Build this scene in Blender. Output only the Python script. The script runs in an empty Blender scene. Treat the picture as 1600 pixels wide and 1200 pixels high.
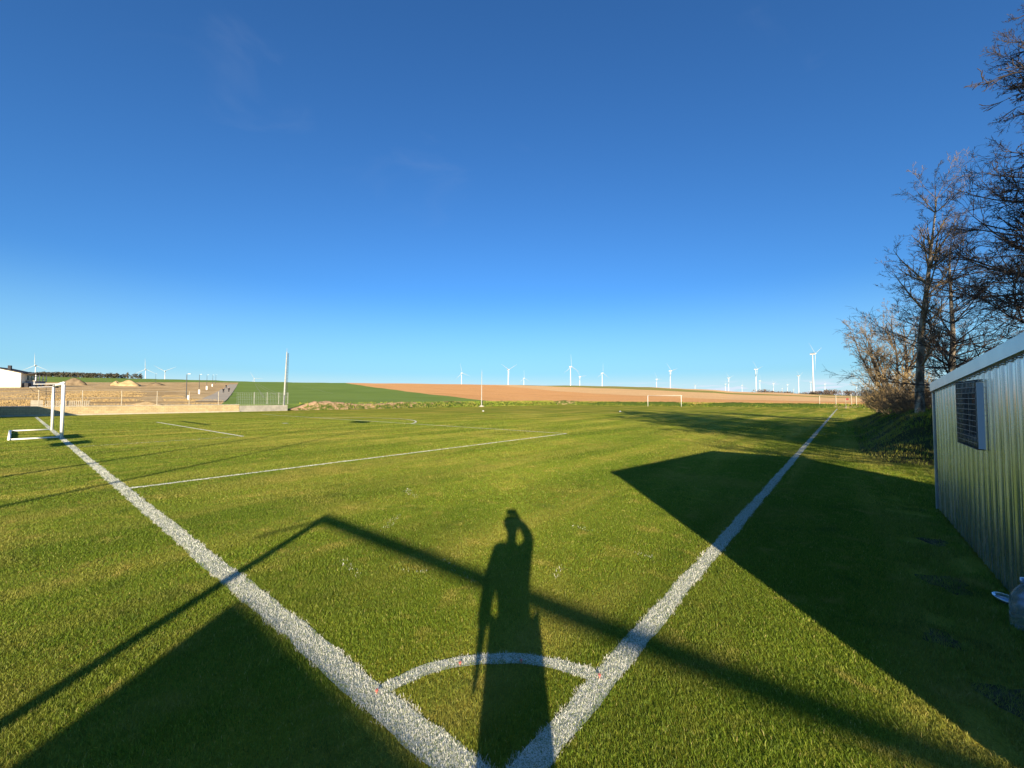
import bpy, bmesh, math, random
import numpy as np
from mathutils import Vector, Matrix
random.seed(7)
R = math.radians
S = bpy.context.scene
COL = S.collection
PI = math.pi

# ---------------------------------------------------------------- camera
H_CAM, F_PX, V_H = 1.79, 637.0, 622.8
PITCH = math.atan((V_H - 600) / F_PX)
cam_d = bpy.data.cameras.new('camera'); cam = bpy.data.objects.new('camera', cam_d); COL.objects.link(cam)
cam.location = (0, 0, H_CAM); cam.rotation_euler = (PI/2 + PITCH, 0, 0)
cam_d.sensor_width = 36; cam_d.lens = 36*F_PX/1600; cam_d.clip_start = 0.05; cam_d.clip_end = 12000
S.camera = cam
# ---------------------------------------------------------------- world, sun, exposure
SUN_EL = R(15.4)
W = bpy.data.worlds.new("World"); S.world = W; W.use_nodes = True
nt = W.node_tree; bgn = nt.nodes['Background']
sky = nt.nodes.new('ShaderNodeTexSky'); sky.sky_type = 'NISHITA'; sky.sun_disc = False
sky.sun_elevation = SUN_EL; sky.sun_rotation = R(180)      # the sun stands behind the camera
sky.altitude = 250; sky.air_density = 1.0; sky.dust_density = 0.9; sky.ozone_density = 3.2
bgn.inputs['Strength'].default_value = 0.066
def WN(t, **k):
    n = nt.nodes.new(t)
    for a, b in k.items(): setattr(n, a, b)
    return n
# thin clouds as part of the sky: low bank near the horizon and faint high wisps, by direction
tc = WN('ShaderNodeTexCoord'); sep = WN('ShaderNodeSeparateXYZ'); nt.links.new(tc.outputs['Generated'], sep.inputs[0])
def math_(op, a, b=None, c=None):
    n = WN('ShaderNodeMath', operation=op)
    for i, v in enumerate((a, b, c)):
        if v is None: continue
        if isinstance(v, (int, float)): n.inputs[i].default_value = v
        else: nt.links.new(v, n.inputs[i])
    return n.outputs[0]
def ramp(v, a, b, lo=0.0, hi=1.0):
    n = WN('ShaderNodeMapRange'); n.interpolation_type = 'SMOOTHSTEP'
    nt.links.new(v, n.inputs[0])
    for i, x in enumerate((a, b, lo, hi)): n.inputs[i+1].default_value = x
    return n.outputs[0]
zc = sep.outputs['Z']
mp = WN('ShaderNodeMapping'); mp.inputs['Scale'].default_value = (14, 14, 130); nt.links.new(tc.outputs['Generated'], mp.inputs[0])
n1 = WN('ShaderNodeTexNoise'); n1.inputs['Scale'].default_value = 1.0; n1.inputs['Detail'].default_value = 7; nt.links.new(mp.outputs[0], n1.inputs[0])
low = math_('MULTIPLY', ramp(n1.outputs[0], .50, .60), ramp(zc, 0.026, 0.042, 1, 0))
lowR = math_('MULTIPLY', low, ramp(sep.outputs['X'], -.2, .42, .35, 0.8))
mp2 = WN('ShaderNodeMapping'); mp2.inputs['Scale'].default_value = (2.2, 3.2, 5.0); mp2.inputs['Rotation'].default_value = (.3, .5, .4); mp2.inputs['Location'].default_value = (1.3, .4, 2.2); nt.links.new(tc.outputs['Generated'], mp2.inputs[0])
n2 = WN('ShaderNodeTexNoise'); n2.inputs['Scale'].default_value = 1.7; n2.inputs['Detail'].default_value = 8; n2.inputs['Distortion'].default_value = .6; nt.links.new(mp2.outputs[0], n2.inputs[0])
hi = math_('MULTIPLY', ramp(n2.outputs[0], .60, .85), ramp(zc, .25, .6, 0, .10))
mx = WN('ShaderNodeMix', data_type='RGBA'); nt.links.new(lowR, mx.inputs[0]); mx.inputs[7].default_value = (5.0, 5.6, 6.6, 1)
mx2 = WN('ShaderNodeMix', data_type='RGBA'); nt.links.new(hi, mx2.inputs[0]); nt.links.new(mx.outputs[2], mx2.inputs[6]); mx2.inputs[7].default_value = (3.0, 3.6, 4.8, 1)
tone = WN('ShaderNodeMix', data_type='RGBA', blend_type='MULTIPLY'); tone.inputs[0].default_value = 1; tone.inputs[7].default_value = (.40, .80, 1.18, 1)
nt.links.new(sky.outputs[0], tone.inputs[6])
hz1 = WN('ShaderNodeMix', data_type='RGBA'); nt.links.new(ramp(zc, .0, .26, .70, 0), hz1.inputs[0]); nt.links.new(tone.outputs[2], hz1.inputs[6]); hz1.inputs[7].default_value = (2.7, 5.2, 6.4, 1)
hz2 = WN('ShaderNodeMix', data_type='RGBA'); nt.links.new(ramp(zc, .02, .065, .55, 0), hz2.inputs[0]); nt.links.new(hz1.outputs[2], hz2.inputs[6]); hz2.inputs[7].default_value = (5.0, 6.1, 6.5, 1)
nt.links.new(hz2.outputs[2], mx.inputs[6])
nt.links.new(mx2.outputs[2], bgn.inputs['Color'])
sun_d = bpy.data.lights.new('sun', 'SUN'); sun_d.energy = 5.0; sun_d.angle = R(0.55); sun_d.color = (1.0, 0.83, 0.60)
sun = bpy.data.objects.new('sun', sun_d); COL.objects.link(sun)
sun.rotation_euler = (PI/2 - SUN_EL, 0, 0)                  # light travels towards +Y and down
S.view_settings.view_transform = 'Standard'; S.view_settings.look = 'None'; S.view_settings.exposure = 1.2; S.view_settings.gamma = 1
S.cycles.max_bounces = 6; S.cycles.transparent_max_bounces = 8

# ---------------------------------------------------------------- pitch frame: g along the goal line, t along the touch line
TH = 0.6861; CX, CY = -.058, 1.884; cT, sT = math.cos(TH), math.sin(TH)
def xy(g, t): return (CX - cT*g + sT*t, CY + sT*g + cT*t)
def gt(X, Y):
    a, b = X-CX, Y-CY
    return (-cT*a + sT*b, sT*a + cT*b)
def V(g, t, z=0): x, y = xy(g, t); return Vector((x, y, z))

# terrain beyond the pitch
A_T = np.radians([-180, -75, -60, -51.5, -49.3, -43.3, -36.4, -34, -29.5, -23, -8.9, .9, 12.4, 19, 26.3, 28.1, 33.8, 37, 41.7, 47.7, 57.5, 75, 180])
V_T = np.array([600, 586, 586, 587, 588, 591, 594, 595.5, 597, 598, 599.8, 601.5, 603, 605, 609, 611.5, 614, 616.5, 619.5, 621, 622, 622.6, 623])
R_T = np.array([400, 400, 400, 400, 400, 400, 400, 400, 400, 400, 400, 400, 410, 420, 440, 440, 460, 480, 500, 500, 500, 500, 500.])
def s01(x): x = np.clip(x, 0, 1); return x*x*(3-2*x)
def terrain(X, Y):
    X = np.asarray(X, float); Y = np.asarray(Y, float)
    a = np.arctan2(X, Y); r = np.hypot(X, Y) + 1e-6
    ca = np.maximum(np.cos(a), .25)
    s = (V_H - np.interp(a, A_T, V_T))/F_PX
    RR = np.interp(a, A_T, R_T)/ca
    dg = (-cT*np.sin(a) + sT*np.cos(a)); dt = (sT*np.sin(a) + cT*np.cos(a))
    rg = np.where(dg > .05, (64.5 + (-cT*CX + sT*CY))/np.maximum(dg, .05), 1e4)
    rt = np.where(dt > .05, (99.5 + (sT*CX + cT*CY))/np.maximum(dt, .05), 1e4)
    rb = np.minimum(np.minimum(rg, rt), 330)
    zR = H_CAM + s*RR*ca
    zb = np.where(zR > 3.5, .9, .5)
    n = r - rb; N = RR - rb
    z = np.where(n <= 0, 0, zb*s01(n/3.0) + np.maximum(zR - zb, 0)*np.power(np.clip(n/N, 0, 1), 1.2))
    drop = np.maximum(zR - .04*(r-RR), np.minimum(zR, 5.0))
    z = np.where(r > RR, drop, z)
    bump = .12*np.sin(X*.11+1)*np.sin(Y*.13) * s01(n/40)
    return z + bump
def tz(x, y): return float(terrain(x, y))
def at(u, v, kmax=4000, z=None):
    """direction through photo position (u,v), followed until it meets the real terrain"""
    a = np.array([(u-800)/F_PX, math.cos(PITCH)+(v-600)/F_PX*math.sin(PITCH), math.sin(PITCH)-(v-600)/F_PX*math.cos(PITCH)])
    k = np.geomspace(1.5, kmax, 20000)
    zz = H_CAM + a[2]*k; h = terrain(a[0]*k, a[1]*k) if z is None else z + 0*k
    i = np.argmax(zz <= h)
    if not (zz <= h).any(): i = len(k)-1
    return Vector((a[0]*k[i], a[1]*k[i], h[i]))

# ---------------------------------------------------------------- materials
def mat(name, base=(.5, .5, .5), rough=.8, metal=0., spec=.3):
    m = bpy.data.materials.new(name); m.use_nodes = True
    b = m.node_tree.nodes['Principled BSDF']
    b.inputs['Base Color'].default_value = (*base, 1); b.inputs['Roughness'].default_value = rough
    b.inputs['Metallic'].default_value = metal; b.inputs['Specular IOR Level'].default_value = spec
    return m
def N(m, t, **k):
    n = m.node_tree.nodes.new(t)
    for a, b in k.items(): setattr(n, a, b)
    return n
def L(m, a, b): m.node_tree.links.new(a, b)
def P(m): return m.node_tree.nodes['Principled BSDF']
def coords(m, scale=(1, 1, 1), rot=(0, 0, 0)):
    g = N(m, 'ShaderNodeNewGeometry'); p = N(m, 'ShaderNodeMapping'); p.vector_type = 'POINT'
    r = N(m, 'ShaderNodeVectorRotate', rotation_type='Z_AXIS'); r.inputs['Angle'].default_value = rot[2]
    L(m, g.outputs['Position'], r.inputs['Vector']); L(m, r.outputs[0], p.inputs[0]); p.inputs['Scale'].default_value = scale
    return p.outputs[0]
def noise(m, vec, scale, detail=4, dist=0, rough=.55):
    n = N(m, 'ShaderNodeTexNoise'); n.inputs['Scale'].default_value = scale; n.inputs['Detail'].default_value = detail
    n.inputs['Distortion'].default_value = dist; n.inputs['Roughness'].default_value = rough
    L(m, vec, n.inputs['Vector']); return n.outputs[0]
def cramp(m, fac, stops):
    r = N(m, 'ShaderNodeValToRGB'); L(m, fac, r.inputs[0]); e = r.color_ramp.elements
    while len(e) < len(stops): e.new(.5)
    for i, (p, c) in enumerate(stops): e[i].position = p; e[i].color = (*c, 1)
    return r.outputs[0]
def mixc(m, fac, a, b, mode='MIX'):
    x = N(m, 'ShaderNodeMix', data_type='RGBA', blend_type=mode)
    for i, v in ((0, fac), (6, a), (7, b)):
        if isinstance(v, (int, float)): x.inputs[i].default_value = v
        elif isinstance(v, tuple): x.inputs[i].default_value = (*v, 1)
        else: L(m, v, x.inputs[i])
    return x.outputs[2]
def bump(m, h, strength, dist):
    b = N(m, 'ShaderNodeBump'); b.inputs['Strength'].default_value = strength; b.inputs['Distance'].default_value = dist
    L(m, h, b.inputs['Height']); L(m, b.outputs[0], P(m).inputs['Normal'])
def simple_noise_mat(name, c0, c1, scale, rough=.9, b=0., lo=.35, hi=.65, scl=(1, 1, 1), rot=0, detail=5):
    m = mat(name, c0, rough, 0, .3 if rough < .8 else .04)
    v = coords(m, scl, (0, 0, rot)); n = noise(m, v, scale, detail)
    L(m, cramp(m, n, [(lo, c0), (hi, c1)]), P(m).inputs['Base Color'])
    if b: bump(m, n, .6, b)
    return m
ROT_T = TH - PI/2         # rotates world so that +X runs along the touch line

M = {}
# mown lawn: stripes along the touch line, dry patches, fine blade grain
m = M['lawn'] = mat('lawn', (.07, .1, .02), .95, 0, .03)
vt = coords(m, (.10, 1, 1), (0, 0, ROT_T)); vi = coords(m)
st = noise(m, vt, .75, 6, .15, .62)                     # streaks along t
pt = noise(m, vi, .16, 5, .4)                           # broad patches
gr = noise(m, vi, 55, 4, 0, .7)                         # grain
big = cramp(m, st, [(.38, (.11, .165, .012)), (.46, (.17, .21, .018)), (.53, (.27, .27, .030)), (.60, (.46, .38, .070))])
dry = cramp(m, pt, [(.42, (.19, .24, .02)), (.66, (.40, .34, .06))])
c = mixc(m, .42, big, dry)
c = mixc(m, .55, c, cramp(m, gr, [(.3, (.45, .5, .35)), (.7, (1.35, 1.3, 1.2))]), 'MULTIPLY')
def bands(m, c, amt):
    sp_ = N(m, 'ShaderNodeSeparateXYZ'); L(m, coords(m, (1, 1, 1), (0, 0, ROT_T)), sp_.inputs[0]); a_ = N(m, 'ShaderNodeMath', operation='MULTIPLY'); L(m, sp_.outputs[1], a_.inputs[0]); a_.inputs[1].default_value = 2*PI/3.1
    b_ = N(m, 'ShaderNodeMath', operation='MULTIPLY_ADD'); L(m, noise(m, coords(m, (.2, 1, 1), (0, 0, ROT_T)), .5, 3), b_.inputs[0]); b_.inputs[1].default_value = 5; L(m, a_.outputs[0], b_.inputs[2])
    s_ = N(m, 'ShaderNodeMath', operation='SINE'); L(m, b_.outputs[0], s_.inputs[0]); f_ = N(m, 'ShaderNodeMapRange'); L(m, s_.outputs[0], f_.inputs[0]); f_.inputs[1].default_value = -.6; f_.inputs[2].default_value = .6
    return mixc(m, f_.outputs[0], c, mixc(m, 1.0, c, (1+amt, 1+amt*.7, 1+amt), 'MULTIPLY'))
c = bands(m, c, .30)
L(m, c, P(m).inputs['Base Color'])
bump(m, noise(m, coords(m, (1, 1, 1)), 30, 5, 0, .75), 1.0, .05)
def leaf_mat(name, stops, rough=.55, tr=.35):
    m = mat(name, (.1, .15, .03), rough, 0, .25)
    at_ = N(m, 'ShaderNodeAttribute', attribute_name='tint')
    c = cramp(m, at_.outputs['Fac'], stops)
    g = coords(m, (.10, 1, 1), (0, 0, ROT_T))
    pt = noise(m, g, .8, 5, .1); pw = noise(m, coords(m), .35, 5, .3)
    c2 = mixc(m, cramp_fac(m, pt, .47, .66), c, mixc(m, .38, c, (.40, .34, .08)))
    c2 = mixc(m, cramp_fac(m, pw, .5, .70), c2, mixc(m, .45, c2, (.40, .32, .08)))
    c2 = mixc(m, cramp_fac(m, noise(m, coords(m), 2.6, 5, .6), .54, .74), c2, mixc(m, .5, c2, (.46, .36, .10)))
    c2 = mixc(m, cramp_fac(m, noise(m, coords(m), 1.7, 4, .4), .56, .7), c2, mixc(m, .4, c2, (.03, .07, .012)))
    c2 = bands(m, c2, .20)
    L(m, c2, P(m).inputs['Base Color'])
    tl = N(m, 'ShaderNodeBsdfTranslucent'); L(m, c2, tl.inputs[0]); mx = N(m, 'ShaderNodeMixShader'); mx.inputs[0].default_value = tr
    out = m.node_tree.nodes['Material Output']
    L(m, P(m).outputs[0], mx.inputs[1]); L(m, tl.outputs[0], mx.inputs[2]); L(m, mx.outputs[0], out.inputs[0])
    return m
def cramp_fac(m, f, a, b):
    n = N(m, 'ShaderNodeMapRange'); L(m, f, n.inputs[0]); n.inputs[1].default_value = a; n.inputs[2].default_value = b
    n.interpolation_type = 'SMOOTHSTEP'; return n.outputs[0]
M['blade'] = leaf_mat('grass_blade', [(0, (.055, .090, .008)), (.35, (.125, .200, .014)), (.65, (.185, .275, .022)), (.9, (.32, .35, .05)), (1, (.50, .44, .15))])
m = M['white_blade'] = mat('painted_blade', (.62, .64, .62), .75, 0, .2)
at_ = N(m, 'ShaderNodeAttribute', attribute_name='tint')
L(m, cramp(m, at_.outputs['Fac'], [(0, (.66, .66, .61)), (.62, (.52, .54, .47)), (.80, (.34, .37, .24)), (.92, (.16, .21, .07)), (1, (.10, .16, .03))]), P(m).inputs['Base Color'])
m = M['line'] = mat('line_paint', (.7, .72, .68), .9, 0, .1)
n = noise(m, coords(m), 110, 5, 0, .8); n2_ = noise(m, coords(m), 3.0, 4)
L(m, mixc(m, cramp_fac(m, n2_, .60, .75), cramp(m, n, [(.42, (.14, .18, .06)), (.56, (.56, .57, .50))]), mixc(m, .5, cramp(m, n, [(.45, (.16, .20, .08)), (.55, (.66, .67, .6))]), (.3, .33, .2))), P(m).inputs['Base Color'])
m = M['fline'] = simple_noise_mat('far_line_paint', (.62, .62, .48), (.74, .74, .64), 2.5)
m = M['faint'] = simple_noise_mat('worn_line_paint', (.20, .22, .05), (.42, .43, .22), 1.2)
M['ground'] = simple_noise_mat('rough_ground', (.09, .11, .03), (.20, .17, .075), .6, b=.05)
M['wheat'] = simple_noise_mat('young_wheat', (.150, .225, .040), (.190, .270, .055), .06, b=.03, detail=8)
m = M['dirt'] = mat('dry_waste', (.4, .3, .2), .95, 0, .1)
v = coords(m, (1, 1, 2.5)); a = noise(m, v, .09, 7, .6); b2 = noise(m, v, .9, 7, .2, .7)
c = cramp(m, a, [(.34, (.32, .22, .10)), (.46, (.50, .35, .16)), (.58, (.62, .46, .23)), (.7, (.38, .26, .12))])
L(m, mixc(m, .5, c, cramp(m, b2, [(.35, (.5, .45, .4)), (.6, (1.2, 1.15, 1.1))]), 'MULTIPLY'), P(m).inputs['Base Color']); bump(m, b2, .8, .15)
ROT_F = R(28)
def soil(name, c0, c1, c2):
    m = mat(name, c0, .95, 0, .03)
    v = coords(m, (.12, 1, 1), (0, 0, ROT_F)); a = noise(m, v, .22, 6); b = noise(m, coords(m), 1.1, 8, 0, .75)
    c = cramp(m, a, [(.35, c0), (.5, c1), (.65, c2)])
    L(m, mixc(m, .6, c, cramp(m, b, [(.35, (.72, .68, .62)), (.65, (1.15, 1.15, 1.15))]), 'MULTIPLY'), P(m).inputs['Base Color']); bump(m, b, .8, .12)
    return m
M['orange'] = soil('ploughed_soil', (.62, .31, .115), (.76, .41, .16), (.68, .36, .14))
M['pale'] = soil('pale_soil', (.72, .45, .20), (.80, .52, .25), (.66, .42, .19))
M['green2'] = soil('strip_green', (.26, .25, .06), (.36, .32, .09), (.22, .24, .06))
M['path'] = simple_noise_mat('concrete_path', (.38, .33, .25), (.48, .42, .32), .5)
m = M['bank'] = mat('bank_earth', (.3, .2, .1), .95, 0, .03)
g = N(m, 'ShaderNodeAttribute', attribute_name='tint'); v = coords(m, (1, 1, 1.6)); a = noise(m, v, 1.1, 7, .4, .7)
add = N(m, 'ShaderNodeMath', operation='ADD'); L(m, a, add.inputs[0]); L(m, g.outputs['Fac'], add.inputs[1])
L(m, cramp(m, add.outputs[0], [(.50, (.44, .30, .18)), (.58, (.30, .21, .11)), (.62, (.15, .16, .045)), (.74, (.055, .09, .018))]), P(m).inputs['Base Color']); bump(m, noise(m, coords(m), 3.5, 6, 0, .7), 1, .25)
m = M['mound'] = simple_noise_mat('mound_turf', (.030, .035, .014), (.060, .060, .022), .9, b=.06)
M['soilheap'] = simple_noise_mat('dark_soil', (.05, .04, .03), (.14, .105, .07), 2.2, b=.08)
M['sand'] = simple_noise_mat('sand_heap', (.34, .24, .12), (.47, .35, .19), .6, b=.2)
M['brownheap'] = simple_noise_mat('brown_heap', (.14, .105, .065), (.24, .18, .11), .6, b=.2)
# masonry
m = M['block'] = mat('cream_block', (.55, .48, .34), .9)
br = N(m, 'ShaderNodeTexBrick'); br.inputs['Color1'].default_value = (.50, .40, .22, 1); br.inputs['Color2'].default_value = (.40, .31, .17, 1); br.inputs['Mortar'].default_value = (.27, .21, .12, 1)
br.inputs['Scale'].default_value = 1; br.inputs['Brick Width'].default_value = .4; br.inputs['Row Height'].default_value = .2; br.inputs['Mortar Size'].default_value = .012
sp = N(m, 'ShaderNodeSeparateXYZ'); cb = N(m, 'ShaderNodeCombineXYZ'); L(m, coords(m, (1, 1, 1), (0, 0, ROT_T)), sp.inputs[0]); L(m, sp.outputs[0], cb.inputs[0]); L(m, sp.outputs[2], cb.inputs[1]); L(m, cb.outputs[0], br.inputs[0])
L(m, mixc(m, .6, br.outputs[0], cramp(m, noise(m, coords(m), 1.5, 6), [(.3, (.75, .75, .75)), (.7, (1.1, 1.1, 1.1))]), 'MULTIPLY'), P(m).inputs['Base Color'])
M['greyblock'] = simple_noise_mat('grey_block', (.24, .23, .20), (.36, .34, .29), 1.5)
M['concrete'] = simple_noise_mat('concrete', (.38, .34, .26), (.48, .43, .33), 3)
M['white'] = simple_noise_mat('white_paint', (.72, .72, .70), (.82, .82, .80), 8, .45)
M['palewire'] = mat('galvanised_wire', (.45, .47, .45), .5, .5)
M['galv'] = simple_noise_mat('galvanised_pole', (.27, .28, .27), (.38, .38, .36), 4, .5)
M['dark'] = mat('dark_metal', (.04, .045, .05), .5, .3)
M['render'] = simple_noise_mat('cream_render', (.74, .69, .56), (.80, .75, .62), 1.0)
M['wingshade_band'] = simple_noise_mat('wing_shade_and_bands', (.26, .28, .31), (.34, .36, .40), 1.0)  # blue-grey with the wing's shade put into the colour; wall bands share it
M['roof'] = simple_noise_mat('dark_roof', (.04, .04, .045), (.07, .07, .075), 1.0)
M['glass'] = mat('window_glass', (.02, .03, .04), .08, 0, .6)
M['turbine'] = mat('turbine_white', (.58, .60, .62), .5)
M['blade_haze'] = mat('rotor_haze_grey', (.30, .35, .39), .5)  # distance haze put into the blade colour, blue-grey close to the sky
m = M['bark'] = simple_noise_mat('bark', (.07, .055, .042), (.19, .155, .12), 6, .95, .02, scl=(1, 1, .3))
m = M['barkpale'] = simple_noise_mat('bark_pale', (.10, .08, .06), (.36, .31, .24), 5, .95, .02, scl=(1, 1, .4), lo=.4, hi=.6)
M['twig'] = simple_noise_mat('twig', (.045, .039, .037), (.092, .080, .074), 2)
M['twigpale'] = simple_noise_mat('twig_pale', (.15, .115, .075), (.27, .21, .13), 2)
M['drygrass'] = simple_noise_mat('dry_stems', (.30, .21, .09), (.44, .32, .15), 3)
M['woods'] = simple_noise_mat('far_woods', (.045, .045, .035), (.09, .08, .055), .8)
M['woodsbrown'] = simple_noise_mat('far_bare_woods', (.10, .075, .06), (.17, .13, .10), .5)
M['red'] = mat('red_plastic', (.60, .16, .12), .7)
M['redcloth'] = mat('red_cloth', (.20, .03, .03), .9)
M['clothes'] = mat('dark_cloth', (.022, .024, .03), .9)
M['clothes2'] = mat('charcoal_cloth', (.035, .03, .03), .9)
M['skin'] = mat('skin', (.48, .30, .22), .55)
M['hair'] = mat('hair', (.04, .028, .02), .8)
M['phone'] = mat('phone_shell', (.02, .02, .022), .3)
m = M['steel'] = mat('galvanised_sheet', (.60, .66, .70), .22, 1.0, .5)
n = noise(m, coords(m, (6, 6, .6)), 3.0, 6); L(m, cramp(m, n, [(.3, (.38, .48, .58)), (.7, (.52, .62, .74))]), P(m).inputs['Base Color'])
rr = N(m, 'ShaderNodeMapRange'); L(m, n, rr.inputs[0]); rr.inputs[3].default_value = .17; rr.inputs[4].default_value = .36; L(m, rr.outputs[0], P(m).inputs['Roughness'])
bump(m, noise(m, coords(m, (1, 1, .25)), 3, 3), .10, .02)
m = M['trim'] = simple_noise_mat('roof_trim', (.42, .50, .57), (.50, .58, .64), 3, .35); P(m).inputs['Metallic'].default_value = .55
M['winframe'] = mat('window_frame', (.44, .50, .56), .5)
M['plate'] = mat('side_plate', (.50, .58, .68), .5)
M['grille'] = mat('grille_wire', (.05, .06, .075), .5, .6)
m = M['plastic'] = mat('clear_plastic', (.85, .92, .97), .15); P(m).inputs['Transmission Weight'].default_value = .92; P(m).inputs['IOR'].default_value = 1.2
m = M['blueplastic'] = mat('blue_plastic', (.12, .25, .5), .25); P(m).inputs['Transmission Weight'].default_value = .3
M['wood'] = simple_noise_mat('plank_wood', (.26, .22, .17), (.36, .31, .25), 6)

# ---------------------------------------------------------------- mesh helpers
def link(o, parent=None):
    COL.objects.link(o)
    if parent is not None: o.parent = parent
    return o
def tag(o, label=None, cat=None, group=None, kind=None):
    if label: o['label'] = label
    if cat: o['category'] = cat
    if group: o['group'] = group
    if kind: o['kind'] = kind
    return o
def empty(name, loc=(0, 0, 0), rz=0, label=None, cat=None, group=None):
    o = bpy.data.objects.new(name, None); o.empty_display_size = .2; COL.objects.link(o)
    o.location = loc; o.rotation_euler = (0, 0, rz); return tag(o, label, cat, group)
class MB:
    def __init__(s): s.v = []; s.f = []
    def add(s, vs, fs):
        k = len(s.v); s.v += [tuple(x) for x in vs]; s.f += [tuple(i+k for i in f) for f in fs]; return s
    def box(s, a, b, mtx=None):
        (x0, y0, z0), (x1, y1, z1) = a, b
        vs = [Vector(p) for p in ((x0, y0, z0), (x1, y0, z0), (x1, y1, z0), (x0, y1, z0), (x0, y0, z1), (x1, y0, z1), (x1, y1, z1), (x0, y1, z1))]
        if mtx is not None: vs = [mtx @ p for p in vs]
        return s.add(vs, [(0, 3, 2, 1), (4, 5, 6, 7), (0, 1, 5, 4), (1, 2, 6, 5), (2, 3, 7, 6), (3, 0, 4, 7)])
    def tube(s, p0, p1, r0, r1=None, n=8, caps=True):
        p0, p1 = Vector(p0), Vector(p1); r1 = r0 if r1 is None else r1
        d = (p1-p0); 
        if d.length < 1e-9: return s
        d.normalize(); u = d.orthogonal().normalized(); w = d.cross(u)
        vs = []
        for p, r in ((p0, r0), (p1, r1)):
            for i in range(n):
                a = 2*PI*i/n; vs.append(p + (u*math.cos(a) + w*math.sin(a))*r)
        fs = [(i, (i+1) % n, n+(i+1) % n, n+i) for i in range(n)]
        if caps: fs += [tuple(range(n-1, -1, -1)), tuple(range(n, 2*n))]
        return s.add(vs, fs)
    def path(s, pts, r, n=8):
        for a, b in zip(pts[:-1], pts[1:]): s.tube(a, b, r, r, n)
        return s
    def lathe(s, prof, n=24, c=(0, 0, 0)):
        vs = []; fs = []
        for r, z in prof:
            for i in range(n): a = 2*PI*i/n; vs.append((c[0]+r*math.cos(a), c[1]+r*math.sin(a), c[2]+z))
        for j in range(len(prof)-1):
            for i in range(n): fs.append((j*n+i, j*n+(i+1) % n, (j+1)*n+(i+1) % n, (j+1)*n+i))
        return s.add(vs, fs)
    def build(s, name, m, parent=None, smooth=False):
        me = bpy.data.meshes.new(name); me.from_pydata(s.v, [], s.f); me.materials.append(m)
        if smooth: me.polygons.foreach_set('use_smooth', [True]*len(me.polygons))
        me.update(); return link(bpy.data.objects.new(name, me), parent)
def bulk(name, verts, faces, mats, tint=None, parent=None, fm=None):
    """numpy mesh: verts (n,3), faces (m,k)"""
    me = bpy.data.meshes.new(name); nv = len(verts); nf, k = faces.shape
    me.vertices.add(nv); me.vertices.foreach_set('co', np.asarray(verts, np.float32).ravel())
    me.loops.add(nf*k); me.loops.foreach_set('vertex_index', faces.astype(np.int32).ravel())
    me.polygons.add(nf); me.polygons.foreach_set('loop_start', np.arange(0, nf*k, k, dtype=np.int32))
    if fm is not None: me.polygons.foreach_set('material_index', fm.astype(np.int32))
    for m in mats: me.materials.append(m)
    if tint is not None:
        at_ = me.attributes.new('tint', 'FLOAT', 'POINT'); at_.data.foreach_set('value', np.asarray(tint, np.float32))
    me.update(calc_edges=True); me.validate()
    return link(bpy.data.objects.new(name, me), parent)
def copy_tree(o, parent=None):
    c = o.copy(); COL.objects.link(c)
    if parent is not None: c.parent = parent
    for ch in [x for x in bpy.data.objects if x.parent == o]: copy_tree(ch, c)
    return c

# ================================================================ SETTING
# ---- base terrain in a polar grid, coloured rough ground
angs = np.radians(np.concatenate([np.arange(-180, -66, 6), np.arange(-66, 66, .75), np.arange(66, 180, 6)]))
rads = np.concatenate([[0.5, 8, 20, 35], np.arange(45, 120, 2.5), np.geomspace(122, 620, 44), np.geomspace(680, 6000, 12)])
def polar(dz):
    A, RR = np.meshgrid(angs, rads, indexing='ij')
    X = RR*np.sin(A); Y = RR*np.cos(A); Z = terrain(X, Y) + dz
    na, nr = A.shape; vs = np.stack([X, Y, Z], -1).reshape(-1, 3)
    i = np.arange(na)[:, None]; j = np.arange(nr-1)[None, :]
    i2 = (i+1) % na
    f = np.stack([i*nr+j, i*nr+j+1, i2*nr+j+1, i2*nr+j], -1).reshape(-1, 4)
    return vs, f
vs, f = polar(-.06)
f = np.concatenate([f])
g0 = bulk('ground', vs, f, [M['ground']]); tag(g0, kind='structure')
# ---- field zones: pieces of the same surface cut along straight boundaries
def zone(name, planes, material, dz):
    vs, f = polar(dz); cen = vs[f].mean(1)
    keep = np.ones(len(f), bool)
    for (p, q) in planes:                                   # keep what lies left of p->q (with margin)
        d = np.array([q[0]-p[0], q[1]-p[1]]); d /= np.hypot(*d); n = np.array([-d[1], d[0]])
        keep &= ((cen[:, 0]-p[0])*n[0] + (cen[:, 1]-p[1])*n[1]) > -90
    me = bpy.data.meshes.new(name); bm = bmesh.new()
    idx = {}
    for ff in f[keep]:
        vv = []
        for k in ff:
            if k not in idx: idx[k] = bm.verts.new(vs[k])
            vv.append(idx[k])
        try: bm.faces.new(vv)
        except ValueError: pass
    for (p, q) in planes:
        d = Vector((q[0]-p[0], q[1]-p[1], 0)).normalized(); n = Vector((-d.y, d.x, 0))
        bmesh.ops.bisect_plane(bm, geom=bm.verts[:]+bm.edges[:]+bm.faces[:], plane_co=Vector((p[0], p[1], 0)), plane_no=n, clear_inner=True)
    bm.to_mesh(me); bm.free(); me.materials.append(material)
    return tag(link(bpy.data.objects.new(name, me)), kind='structure')
def ln(a, b): return (at(*a), at(*b))
def fl(l): return (l[1], l[0])
edgeL = (V(63.4, -200), V(63.4, 300)); edgeF = (V(300, 98.3), V(-200, 98.3))   # just behind the walls and banks
P_r = ln((351, 627), (371, 601))          # right edge of the path
L0 = ln((722, 621.5), (545, 599.2))       # wheat / ploughed field
W0 = ln((60, 597.5), (320, 597.2))        # waste ground / far green ridge
zone('wheat_field', [fl(P_r), edgeL, (L0[0], L0[1])], M['wheat'], -.02)
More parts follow.
